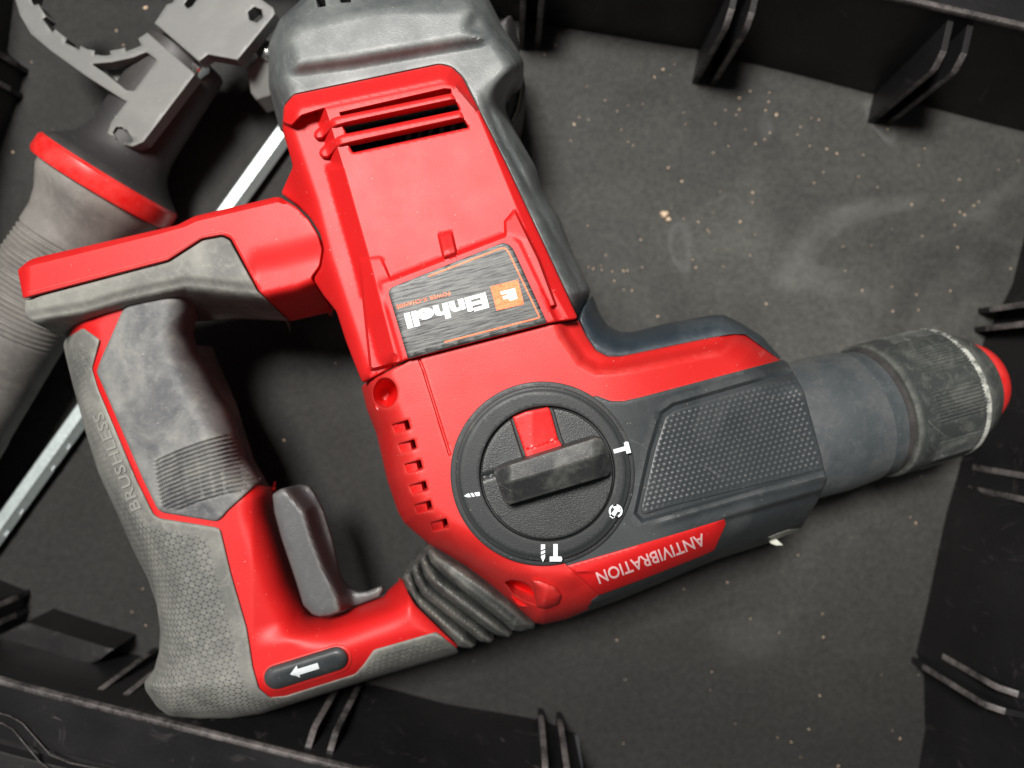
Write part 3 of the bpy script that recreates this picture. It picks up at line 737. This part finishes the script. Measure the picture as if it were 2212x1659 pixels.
# ---- motor housing (red)
panB = [(702, 228), (740, 353), (797, 553), (850, 760)]
panA = [(680, 250), (708, 360), (760, 553), (820, 770)]
panC = [(632, 262), (640, 285), (690, 433), (720, 553), (775, 720), (800, 800)]
panR = [(975, 160), (1017, 207), (1113, 440), (1190, 620), (1230, 690)]
barL = [(596, 262), (630, 272), (652, 250), (700, 235), (958, 181), (985, 186), (1030, 240)]
slot1 = [(733, 243), (960, 191), (974, 192), (976, 203), (738, 254)]
frame = [(815, 610), (1100, 500), (1125, 520), (1210, 700), (870, 800)]
tabs = [[(946, 505), (976, 499), (990, 560), (958, 560)], [(775, 560), (823, 553), (860, 640), (880, 780), (800, 800)], [(1090, 478), (1112, 452), (1165, 560), (1202, 660), (1188, 665), (1112, 530), (1092, 530)]]
def Hm(P):
    z = np.full(len(P), 80.0)
    db = np.maximum(-rightof(P, panB), 0); up = 1-sm(P[:, 1], 352, 366)
    z -= 5.0*(lin(db, 0, 23)*up+lin(db, 0, 38)*(1-up))
    z -= 11*sm(-rightof(P, panC), 0, 75)
    z -= 7.0*lin(rightof(P, panR), 0, 75)
    bar_ = sm(-below(P, barL), -2, 3)
    ds = np.maximum(sdpoly(P, mred), 0)
    z = z*(1-bar_)+(79.8-4.5*(1-lin(ds, 0, 30)))*bar_*(1)+0
    b_ = sm(sdpoly(P, frame), -2, 9)
    z = z+2.0*b_*(1-sm(-rightof(P, panB), 10, 40))
    for k_, t_ in enumerate(tabs):
        al = lin(P[:, 1]+.25*(P[:, 0]-960), (498, 510, 470)[k_], (545, 640, 560)[k_])
        z = z+(3.4 if k_ == 0 else 2.6)*sm(sdpoly(P, t_), -2, 4)*(.08+.92*al)*(1-b_)
    z = z-3.2*sm(sdpoly(P, slot1), -1, 3)*(1-bar_)
    return z
slots = [fillet(K(540, 0, q), 3) for q in ([(600, 812), (1335, 662), (1358, 712), (625, 866)], [(640, 938), (1385, 778), (1415, 826), (668, 988)])]
mred = [(613, 230), (634, 205), (950, 139), (976, 145), (1000, 168), (1090, 347), (1184, 547), (1249, 688), (1186, 698), (1182, 699), (878, 777), (783, 828), (763, 778), (747, 736), (727, 673), (700, 640), (676, 603), (694, 578), (700, 540), (692, 505), (671, 471), (643, 443), (607, 418), (633, 360), (622, 320), (610, 280)]
mh = patch('motor_housing', fillet(mred, 7), Hm, 'red_plastic', T, holes=slots, r=4, rd=1.0, step=5, grid=5, bottom=lambda z: 30 if z < 73.5 else z-1.3, angle=45,
           feats=[(frame, (-2, 1, 5, 9), True), (tabs[0], (-2, 1, 4), True), (tabs[1], (-2, 1, 4), True), (tabs[2], (-2, 1, 4), True), (panB, (-2, 0, 2), False), (panA, (-2, 0, 2), False), (panR, (-2, 0, 2), False), (barL, (-3, 0, 2), False), (slot1, (-1, 1, 3), True)])
# louvre bars run across the openings and bend down over the left edge
for q in ([(1310, 603), (1340, 650), (640, 800), (560, 822), (525, 845), (472, 902), (430, 906), (410, 880), (420, 850), (498, 778), (560, 755)],
          [(1368, 718), (1392, 768), (690, 922), (595, 945), (556, 970), (508, 1027), (465, 1024), (444, 995), (455, 965), (530, 897), (600, 870)]):
    bl = fillet(K(540, 0, q), 5)
    patch('louvre_bar', bl, lambda P: 81.3-4.2*sm(-rightof(P, [(708, 220), (746, 353)]), -6, 34), 'red_plastic', T, r=7, rd=1.8, step=4, grid=4, bottom=lambda z: z-.8)
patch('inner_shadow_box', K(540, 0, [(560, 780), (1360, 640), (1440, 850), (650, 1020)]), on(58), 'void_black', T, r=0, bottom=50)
for k in range(6):
    u0 = 880+k*24; slab('motor_fin', [(u0-5, 308-k*5), (u0+5, 305-k*5), (u0+8, 288-k*5), (u0-2, 291-k*5)], 50, 66, 'handle_grey', T)

# label plate
lp = fillet([(850, 619), (1086, 524), (1100, 528), (1110, 540), (1182, 697), (881, 775), (839, 633), (842, 624)], 4)
zl = 82.35
patch('label_plate', lp, on(zl), 'brushed_label', T, r=1, rd=.12, step=10, bottom=79)
strip('label_border', [(925, 597), (1080, 537), (1090, 536), (1098, 543), (1166, 686), (960, 739)], 2.0, on(zl), 'orange_print', T, .10)
slab('logo_square', [(1059, 619), (1119, 604), (1132, 657), (1073, 671)], zl-.5, zl+.10, 'orange_print', T, step=20)
def polyz(name, poly, z, mat, parent, step=30): return slab(name, poly, z-.5, z, mat, parent, step=step)
lx = np.array([-.9675, .253]); ly = np.array([.253, .9675])
def loc(o, pts, s=1.0, ex=lx, ey=ly): return [tuple(np.array(o)+ex*x*s+ey*y*s) for x, y in pts]
polyz('logo_mark', loc((1112, 622), [(0, 0), (32, 0), (32, 7), (20, 7), (20, 11), (30, 11), (30, 18), (18, 18), (18, 24), (0, 24)]), zl+.18, 'silver_print', T)
text_part('brand_lettering', 'Einhell', (1051, 633), lx, ly, 44, on(zl), 'silver_print', T, spacing=1.0, bold=.045, lift=.16, sx=1.60)
text_part('small_lettering', 'POWER X-CHANGE', (972, 629), lx, ly, 11.5, on(zl), 'orange_print', T, spacing=1.1, bold=.01, lift=.14, sx=1.10)

# ---- grey motor shell
shell = [(600, 265), (580, 187), (580, 97), (603, 43), (650, 0), (700, -70), (1020, -70), (1057, 0), (1087, 60), (1120, 110), (1133, 137), (1127, 167), (1095, 207), (1090, 233), (1107, 273), (1157, 360), (1173, 417), (1207, 467), (1237, 547), (1277, 630), (1250, 688), (1184, 547), (1090, 347), (1000, 168), (976, 145), (950, 139), (634, 205), (613, 230), (611, 285), (605, 283)]
shi = fillet(shell, 10)
outer = [(605, 283), (580, 187), (580, 97), (603, 43), (650, 0), (700, -70), (1020, -70), (1057, 0), (1087, 60), (1120, 110), (1133, 137), (1127, 167), (1095, 207), (1090, 233), (1107, 273), (1157, 360), (1173, 417), (1207, 467), (1237, 547), (1277, 630), (1250, 700), (900, 700), (620, 300)]
outf = fillet(outer, 14)
plat = [(637, 148), (622, 85), (640, 52), (720, 32), (820, 10), (1000, -20), (1020, 20), (1010, 60), (1040, 84), (960, 97), (760, 132)]
def Hs(P):
    d = np.maximum(sdpoly(P, outf), 0)
    up = 1-sm(P[:, 1], 150, 260)
    z = 46+28*dome(d, 62)*(1-up)+up*(28*dome(d, 44))
    z += 3.0*sm(sdpoly(P, fillet(plat, 10)), -20, 14)
    # crease along the long right flank
    ln = [(1040, 200), (1085, 300), (1150, 420), (1225, 560), (1262, 640)]
    k = rightof(P, ln)
    z -= 2.0*np.exp(-(k/7)**2)*sm(P[:, 1], 190, 260)
    z -= 5*sm(-P[:, 1], -30, 40)
    return z
vents = [K(540, 0, [(420, -30), (480, -30), (492, 40), (440, 48)]), K(540, 0, [(575, -30), (650, -30), (655, 15), (590, 18)])]
patch('motor_shell', shi, Hs, 'dark_shell', T, holes=[fillet(v_, 3) for v_ in vents], r=4, rd=.8, step=5, grid=5, feats=[(fillet(plat, 10), (-18, -12, -6, 0, 6, 12), True), ([(1040, 200), (1085, 300), (1150, 420), (1225, 560), (1262, 640)], (-8, -4, 0, 4, 8), False)], bottom=lambda z: 26)
patch('vent_shade_sheet', K(540, 0, [(400, -60), (700, -60), (700, 60), (400, 60)]), on(55), 'void_black', T, r=0, bottom=50)  # near-black sheet painting the shade behind the shell vents
e = patch('rear_cap', fillet([(1060, 60), (1105, 30), (1118, 80), (1128, 150), (1136, 190), (1126, 240), (1104, 276), (1080, 260)], 10), lambda P: 44-12*lin(P[:, 0], 1095, 1140), 'tube_dark', T, r=5, bottom=8)
strip('cap_stripe', [(1122, 165), (1126, 195), (1118, 235), (1106, 262)], 2, lambda P: 45-12*lin(P[:, 0], 1095, 1140), 'gold_tape', T, .2)

# ---- gear housing
SB = [(783, 700), (780, 835), (793, 886), (813, 936), (837, 1039), (860, 1106), (873, 1129), (900, 1153), (933, 1180), (1007, 1226), (1157, 1346), (1174, 1349), (1227, 1337), (1347, 1293), (1547, 1209), (1660, 1173), (1730, 1143), (1747, 1113), (1764, 1087), (1787, 1037), (1774, 990), (1734, 840), (1703, 787), (1687, 773), (1647, 727), (1600, 697), (1564, 680), (1540, 680), (1447, 697), (1367, 717), (1340, 717), (1313, 703), (1293, 673), (1280, 637), (1280, 600), (900, 600)]
SBf = fillet(SB, 8)
SBd = [p for p in SB if not (p[0] > 1695 and 780 < p[1] < 1090)]
SBd = SB[:17]+[(1770, 1128), (1900, 1060), (1860, 720), (1705, 768)]+SB[23:]
crease = [(1190, 690), (1207, 733), (1247, 790), (1287, 812), (1333, 810), (1563, 764), (1594, 740), (1660, 770)]
screw2 = (1138, 1268)
def Hb(P):
    d = np.maximum(sdpoly(P, SBd), 0)
    s = (P[:, 0]-1172)*.955-(P[:, 1]-1023)*.295
    top = 80-12*sm(s, 170, 640)
    left = sm(-s, 100, 230)
    w = 92-20*left
    z = top-30*(1-dome(d, w))
    # sloped flank above the crease on the right hand arm
    k = segdist(P, crease, False)
    ab = (P[:, 1] < np.interp(P[:, 0], [c[0] for c in crease], [c[1] for c in crease])) & (P[:, 0] > 1190)
    z = z-np.where(ab, 4.0*sm(k, 0, 30), 0)
    # groove line left of the dial
    k = np.abs(rightof(P, [(905, 775), (915, 800), (973, 986)]))
    z = z-.7*(1-sm(k, 1, 4))*(1-sm(P[:, 1], 975, 990))
    # flat chamfer at lower left of dial
    k = below(P, [(850, 1020), (940, 1110), (1010, 1190), (1100, 1230), (1230, 1235)])
    z = z-3.0*sm(k, 0, 50)*(1-sm(P[:, 0], 1230, 1300))
    return z
vs_ = []
for (x, y) in ((1012, 1297), (1052, 1423), (1092, 1555), (1124, 1692), (1156, 1818)):
    vs_.append((540+x*.33348, 486+y*.33348))
vs_.append((960, 1131))
vh = [fillet([(x-30, y-1), (x+4, y-11), (x+9, y+8), (x-23, y+17)], 3) for x, y in vs_]
COV = [(1240, 870), (1287, 853), (1320, 865), (1347, 865), (1390, 855), (1684, 777), (1700, 777), (1900, 840), (1800, 1140), (1660, 1193), (1350, 1320), (1240, 1322), (1293, 1284), (1223, 1223), (1170, 1160), (1200, 1000)]
scr1 = [(832+26*math.cos(k*math.pi/12)*1.0, 849+32*math.sin(k*math.pi/12)) for k in range(24)]
scr2 = fillet([(1090, 1258), (1105, 1253), (1130, 1258), (1146, 1268), (1155, 1288), (1160, 1306), (1140, 1300), (1110, 1283)], 5)
gh = [(781, 836), (786, 830), (877, 781), (882, 778), (1185, 701), (1250, 692), (1267, 727), (1287, 757), (1313, 770), (1340, 770), (1580, 720), (1610, 720), (1684, 775), (1698, 790), (1728, 842), (1768, 990), (1778, 1034), (1756, 1085), (1738, 1112), (1722, 1136), (1656, 1165), (1545, 1201), (1344, 1285), (1290, 1308), (1225, 1337), (1174, 1349), (1157, 1346), (1007, 1226), (933, 1181), (900, 1153), (873, 1129), (860, 1106), (837, 1039), (813, 936), (793, 886)]
patch('gear_housing', fillet(gh, 5), lambda P: Hb(P)-4.5*sm(sdpoly(P, COV), 6, 14), 'red_worn', T, holes=vh+[scr1, scr2], r=4, rd=.9, step=5, grid=5, bottom=lambda z: 12, feats=[([(905, 775), (915, 800), (973, 986)], (-4, -2.5, -1, 0, 1, 2.5, 4), False), (crease, (-2, 2, 6), False)])
# inside of screw wells and vents
def well(name, c, r_, z0, z1, mat='red_bright'):
    a = Vector(W(c[0], c[1], z0))*1000
    V = []; F = []; n_ = 32
    cc = Vector((a.x, a.y, 0))
    V = []
    for (rr, zz) in ((r_+.25, z1), (r_, z1-.3), (r_*.93, z0+2), (r_*.8, z0), (.01, z0-.3)):
        for k in range(n_):
            an = k*2*math.pi/n_; V.append(((cc.x+rr*math.cos(an))/1000, (cc.y+rr*1.12*math.sin(an))/1000, zz/1000))
    for i in range(4):
        for k in range(n_): F.append((i*n_+k, i*n_+(k+1) % n_, (i+1)*n_+(k+1) % n_, (i+1)*n_+k))
    me_ = mkobj(name, V, F, mat, T, -1)
    return me_
patch('screw_well', fillet([(805, 820), (862, 815), (866, 880), (812, 888)], 12), lambda P: 63+9*lin(sdpoly(P, [(832+32*math.cos(k*math.pi/12), 852+36*math.sin(k*math.pi/12)) for k in range(24)]), 22, 2), 'red_bright', T, r=0, step=4, bottom=40)
patch('screw_well', fillet([(1075, 1245), (1150, 1240), (1180, 1310), (1120, 1310)], 12), lambda P: 58+8*lin(segdist(P, [(1110, 1265), (1140, 1285)], False), 4, 30), 'red_bright', T, r=0, step=4, bottom=40)
# torn flap beside the lower well
flap = fillet(K(1080, 1106, [(200, 435), (260, 440), (360, 480), (405, 540), (380, 600), (300, 630), (235, 620), (225, 520)]), 6)
patch('worn_boss', flap, lambda P: Hb(P)+.4+3.2*dome(np.maximum(sdpoly(P, flap), 0), 22), 'red_worn', T, r=4, rd=1.2, step=4, bottom=50)
patch('vent_shade_sheet', [(835, 900), (880, 880), (935, 1080), (985, 1120), (960, 1155), (900, 1130), (865, 1040)], lambda P: 40+0*P[:, 0], 'void_black', T, r=0, bottom=30)  # near-black sheet standing in for shade inside the side vents
for x, y in vs_:
    patch('vent_ramp', [(x-33, y), (x-6, y-9), (x-1, y+12), (x-26, y+20)], lambda P, x=x, y=y: Hb(P)-1.0-.05*(P[:, 0]-(x-30)), 'red_plastic', T, r=0, step=6, bottom=44)

# rubber back strip of the grip arm
rs = [(1252, 690), (1262, 662), (1280, 637), (1293, 673), (1313, 703), (1340, 717), (1367, 717), (1447, 697), (1540, 680), (1564, 680), (1600, 697), (1647, 727), (1687, 773), (1684, 777), (1610, 722), (1580, 722), (1340, 772), (1313, 772), (1287, 759), (1267, 729)]
def Hrs(P):
    d = np.maximum(sdpoly(P, SBd), 0)
    s = (P[:, 0]-1172)*.955-(P[:, 1]-1023)*.295
    return 44+24*dome(d, 50)-5*sm(s, 170, 640)
patch('back_rubber', fillet(rs, 5), Hrs, 'blue_black', T, r=4, rd=.8, step=5, bottom=14)

# black front cover
cover = [(1240, 870), (1287, 853), (1320, 865), (1347, 865), (1390, 855), (1684, 777), (1694, 777), (1703, 787), (1734, 840), (1774, 990), (1787, 1037), (1764, 1087), (1747, 1113), (1730, 1143), (1660, 1173), (1547, 1209), (1347, 1293), (1227, 1337), (1240, 1322), (1293, 1284), (1223, 1223), (1170, 1160), (1200, 1000)]
pad = [(1437, 900), (1457, 886), (1697, 814), (1716, 808), (1737, 846), (1776, 990), (1780, 1013), (1463, 1090), (1390, 1112), (1383, 1100), (1413, 974)]
padf = fillet(pad, 8)
rim2 = [(1424, 890), (1452, 870), (1700, 798), (1760, 790), (1790, 1015), (1470, 1106), (1386, 1130), (1368, 1110), (1398, 974)]
ridge = [(1340, 1150), (1470, 1108), (1600, 1070), (1786, 1022)]
def Hcov(P):
    z = Hb(P)+.45
    a = sdpoly(P, rim2)
    z = z-1.3*sm(a, 0, 8)
    k = below(P, ridge)
    z = z+.9*np.exp(-((k-6)/7)**2)*sm(P[:, 0], 1400, 1480)
    k = below(P, [(1400, 1180), (1560, 1115), (1700, 1075), (1786, 1050)])
    z = z-2.2*sm(k, 0, 14)*sm(P[:, 0], 1540, 1580)
    k = below(P, [(1290, 1300), (1393, 1262), (1550, 1196), (1650, 1160), (1740, 1128)])
    z = z-1.0*sm(k, 0, 8)
    return z
patch('front_cover', fillet(cover, 4), Hcov, 'black_cover', T, r=5, rd=1.2, step=5, grid=5, feats=[(rim2, (0, 4, 8), True), (ridge, (-2, 6, 13), False)], bottom=lambda z: 14)
def Hpad(P):
    z = Hb(P)-.2
    m = sm(sdpoly(P, padf), 3, 9)
    return z+m*(.36*np.clip(hexbump(P, 12.6, -.28), 0, 1)**1.3)
patch('dotted_pad', padf, Hpad, 'black_cover', T, r=4, rd=.5, step=4, grid=3.0, bottom=50, angle=70)
stp = [(1223, 1222), (1313, 1196), (1470, 1150), (1566, 1121), (1568, 1133), (1543, 1189), (1510, 1204), (1393, 1250), (1295, 1286)]
Hst = lambda P: Hcov(P)+.35
patch('lettering_panel', fillet(stp, 4), Hst, 'red_plastic', T, r=2.5, rd=.4, step=5, bottom=40)
text_part('antivibration_lettering', 'ANTIVIBRATION', (1517, 1153), (-.938, .345), (.345, .938), 37, Hst, 'pink_print', T, spacing=1.0, bold=.012, lift=.22, sx=.90, subdiv=3)
# chipped corner at the nose end
patch('chipped_edge', K(1080, 1106, [(1740, 165), (1800, 140), (1870, 115), (1955, 108), (1900, 135), (1820, 165), (1780, 185)]), lambda P: Hcov(P)+.8, 'chipped_white', T, r=1.5, step=4, bottom=40)
patch('chipped_edge', K(1080, 1106, [(1740, 185), (1790, 175), (1835, 215), (1790, 218), (1755, 205)]), on(47), 'chipped_white', T, r=1.5, step=4, bottom=43)

# ---- bellows
def fold(c, h, z0=49, nm='bellows_fold'):
    pl = fillet(K(540, 1106, c), 3)
    sd = lambda P: np.maximum(sdpoly(P, pl), 0)
    dA = lambda P: .75*lin(sd(P), 0, 13)+.25*dome(sd(P), 6)
    def zf(P):
        t_ = ((P[:, 0]-870)*.78+(P[:, 1]-1240)*.62)/300     # along the fold
        arch = 1-np.clip(np.abs(t_-.42)/.62, 0, 1)**2.2
        return z0-6+h*arch+4.5*dA(P)
    return patch(nm, pl, zf, 'bellows_rubber', T, r=0, step=4, grid=4, bottom=18)
fold([(985, 430), (1000, 395), (1040, 385), (1060, 430), (1090, 520), (1400, 780), (1465, 865), (1440, 885), (1380, 880), (1350, 872), (1085, 620), (1020, 505)], 11)
fold([(1045, 370), (1060, 335), (1090, 335), (1110, 400), (1150, 470), (1520, 760), (1580, 830), (1560, 850), (1490, 840), (1440, 800), (1300, 690), (1120, 545), (1070, 455)], 13)
fold([(1095, 310), (1110, 280), (1140, 275), (1170, 340), (1230, 410), (1620, 710), (1700, 790), (1680, 815), (1600, 800), (1540, 765), (1400, 660), (1200, 510), (1130, 420)], 15)
fold([(1145, 260), (1160, 230), (1190, 235), (1300, 300), (1500, 440), (1690, 580), (1850, 720), (1845, 757), (1760, 775), (1700, 770), (1640, 715), (1400, 530), (1250, 410), (1170, 330)], 17, nm='bellows_collar')
slab('bellows_core', K(540, 1106, [(1000, 440), (1150, 270), (1800, 720), (1380, 860)]), 18, 44, 'bellows_rubber', T)

# ---- trigger and reversing switch
tg = [(588, 1068), (605, 1056), (648, 1046), (668, 1050), (680, 1066), (700, 1106), (717, 1163), (730, 1219), (737, 1249), (753, 1269), (773, 1279), (793, 1277), (823, 1265), (829, 1271), (820, 1290), (713, 1330), (690, 1333), (675, 1328), (655, 1308), (639, 1256), (608, 1164), (592, 1106)]
tgl = [(600, 1040), (655, 1106), (672, 1163), (697, 1229), (727, 1290), (735, 1330)]
def Htg(P):
    d = np.maximum(sdpoly(P, tg), 0)
    z = 57-13*sm(rightof(P, tgl), -4, 36)
    z = z+1.0*(dome(d, 18)-1)
    z = z-5*sm(-below(P, [(640, 1290), (720, 1300), (840, 1255)]), 0, 30)*sm(P[:, 0], 730, 760)
    return z
patch('trigger', fillet(tg, 6), Htg, 'trigger_grey', T, r=4, rd=1.0, step=5, under=.25, bottom=lambda z: z-5)
ru = np.array([.955, -.297]); rv = np.array([.297, .955])
def capsule(c, a, b_, n_=10):
    o = []
    for k in range(n_+1):
        t_ = -math.pi/2+math.pi*k/n_; o.append((a+b_*math.cos(t_), b_*math.sin(t_)))
    for k in range(n_+1):
        t_ = math.pi/2+math.pi*k/n_; o.append((-a+b_*math.cos(t_), b_*math.sin(t_)))
    return [tuple(np.array(c)+ru*x+rv*y) for x, y in o]
rim_ = capsule((663, 1444), 69, 32); sw = capsule((661, 1443), 68, 26)
patch('switch_recess', rim_, lambda P: Hh(P)+.15, 'red_worn', T, r=3, rd=.5, step=4, bottom=40)
Hsw = lambda P: Hh(P)+.2+2.2*dome(np.maximum(sdpoly(P, sw), 0), 20)
patch('reversing_switch', sw, Hsw, 'black_cover', T, r=2, step=4, bottom=40)
ao = (661, 1446)
arrow = [tuple(np.array(ao)+ru*x+rv*y) for x, y in ((-36, 0), (-17, -14), (-17, -6), (28, -6), (28, 7), (-17, 7), (-17, 13))]
patch('switch_arrow', arrow, lambda P: Hsw(P)+.12, 'white_print', T, r=0, step=5, bottom=lambda z: z-.4)

# ---- mode dial
DC = (1172, 1023)
def circ(c, r_, n_=96, ry=None): return [(c[0]+r_*math.cos(k*2*math.pi/n_), c[1]+(ry or r_)*math.sin(k*2*math.pi/n_)) for k in range(n_)]
KC = (1182, 1023)
patch('dial_seat', circ(DC, 199), on(81.3), 'ring_black', T, r=2, step=6, bottom=68)
zr = 83.4
patch('dial_ring', circ((1173, 1023), 189), lambda P: zr-.5*sm(segdist(P, [DC, (DC[0]+.1, DC[1])], False), 176, 184), 'ring_black', T, holes=[circ(KC, 146)], r=2.5, rd=.45, step=6, bottom=70, feats=[(circ(DC, 180), (-4, 0, 4), True)])
bar = [(1066, 1020), (1074, 1012), (1288, 945), (1300, 948), (1313, 966), (1320, 1016), (1314, 1027), (1102, 1090), (1090, 1087)]
sl = fillet([(1100, 895), (1186, 870), (1222, 985), (1140, 1010)], 2)
knobdisk = circ(KC, 142)
bt = [(1107, 901), (1135, 889), (1184, 879), (1189, 886), (1206, 949), (1219, 968), (1220, 990), (1140, 1012), (1134, 980)]
hole_k = fillet([(1103, 905), (1112, 893), (1186, 876), (1194, 884), (1212, 945), (1226, 980), (1136, 1008)], 2)
patch('dial_disc', knobdisk, lambda P: 83.0-1.3*sm(-below(P, [(1000, 1000), (1350, 893)]), 0, 100)*0-.8*np.exp(-(below(P, [(1030, 1035), (1340, 941)])/5)**2), 'dial_black', T, holes=[hole_k], r=3, rd=.8, step=5, grid=5, bottom=70)
slab('button_recess', circ(KC, 120, 40), 70, 79, 'void_black', T)
def Hbt(P): return 83.6+1.6*sm(below(P, [(1120, 975), (1215, 945)]), 0, 2)-.008*np.abs(P[:, 0]-1150)
b_ = patch('lock_button', fillet(bt, 3), Hbt, 'red_bright', T, r=3, rd=.7, step=4, bottom=76); b_['label'] = 'small red lock button set into the dial'
rdg = [(1060, 1050), (1130, 1032), (1285, 985), (1325, 974)]
def Hbar(P):
    k = below(P, rdg)
    ends = np.minimum(P[:, 0]-1066, 1320-P[:, 0])
    z = 92.5-4.0*lin(k, 0, 62)-.5*lin(-k, 0, 50)
    return z-2.4*(1-sm(ends, 0, 42))*1.0
patch('dial_grip_bar', fillet(bar, 3), Hbar, 'dial_worn', T, r=2, rd=.5, step=4, feats=[(rdg, (0,), False)], bottom=82)
# printed symbols
def sym(name, o, pts, ang, s, hole=None):
    ca, sa = math.cos(ang), math.sin(ang)
    poly = [(o[0]+(x*ca-y*sa)*s, o[1]+(x*sa+y*ca)*s) for x, y in pts]
    patch(name, poly, on(zr+.08), 'white_print', T, r=0, step=8, bottom=lambda z: z-.4)
ham = [(-4.5, -17), (4.5, -17), (4.5, 9), (12, 9), (14, 14), (12, 19), (-12, 19), (-12, 9), (-4.5, 9)]
sym('hammer_symbol', (1342, 971), ham, math.radians(-105), 1.0)
sym('hammer_symbol', (1200, 1193), ham, 0, 1.05)
def drill_sym(o, ang, s=1.0):
    for q in ([(-4.5, -18), (4.5, -18), (4.5, -9), (-4.5, -5)], [(-4.5, -2), (4.5, -6), (4.5, 0), (-4.5, 4)], [(-4.5, 7), (4.5, 3), (4.5, 10), (0, 20), (-4.5, 10)]):
        sym('drill_symbol', o, q, ang, s)
drill_sym((1173, 1194), 0, 1.0)
drill_sym((1020, 1069), math.radians(82), .92)
ringpts = [(13*math.cos(a), 13*math.sin(a)) for a in np.linspace(.9, 4.6, 16)]+[(9.5*math.cos(a), 9.5*math.sin(a)) for a in np.linspace(4.6, .9, 16)]
sym('turn_symbol', (1330, 1104), ringpts, math.radians(15), 1.15)
sym('turn_symbol', (1330, 1104), ringpts, math.radians(195), 1.15)
sym('turn_symbol', (1330, 1104), [(-4.5, -17), (4.5, -17), (4.5, 2), (11, 3), (11, 11), (-8, 11), (-8, 3), (-4.5, 2)], math.radians(215), 1.0)

# ---- nose and chuck
A0 = Vector(W(1770, 918, 36))*1000; A1 = Vector(W(2140, 816, 26))*1000
D = (A1-A0).normalized(); L = (A1-A0).length
def rk(s, a, r):
    if r > 20.95:
        g_ = .5+.5*math.sin(a*1.0)
        ph = (a*180/math.pi) % 40
        if ph < 26: return r+.22*math.cos(ph/2.9*2*math.pi)*(1 if 24 < s < 41 else 0)
    return r
lathe('nose_collar', A0, D, [(-34, 19.5), (-8, 21.2), (2, 21.4), (3, 21.3), (10.5, 20.8), (11, 20.0), (19, 19.7), (19.5, 18)], 'nose_grey', T, 128)
prof = [(17.5, 19), (17.7, 20.9), (18.1, 21.35), (19.2, 21.4)]+[(20+k, 21.4-.018*k) for k in range(0, 22)]+[(42.0, 20.9), (42.7, 20.2)]
lathe('chuck_sleeve', A0, D, prof, 'chuck_grey', T, 360, rk)
lathe('worn_ridge', A0, D, [(40.2, 19.5), (40.4, 20.95), (41.2, 21.2), (42.2, 21.1), (42.9, 20.3), (43, 19)], 'scuffed_white', T, 128)
lathe('chuck_gap', A0, D, [(15.6, 19.5), (15.7, 20.1), (17.4, 20.1), (17.5, 19)], 'tube_dark', T, 128)
lathe('front_ring', A0, D, [(42.6, 18), (42.8, 19.6), (44, 19.6), (47.5, 18.2), (50.6, 16.8), (52.3, 15.4), (53.0, 13.8), (53.1, 9)], 'chuck_grey', T, 128)
lathe('dust_cap', A0, D, [(52.6, 9), (52.9, 14.0), (55.2, 13.7), (58.2, 12.1), (60.8, 9.3), (62.2, 5.2), (62.7, .5)], 'red_bright', T, 96)
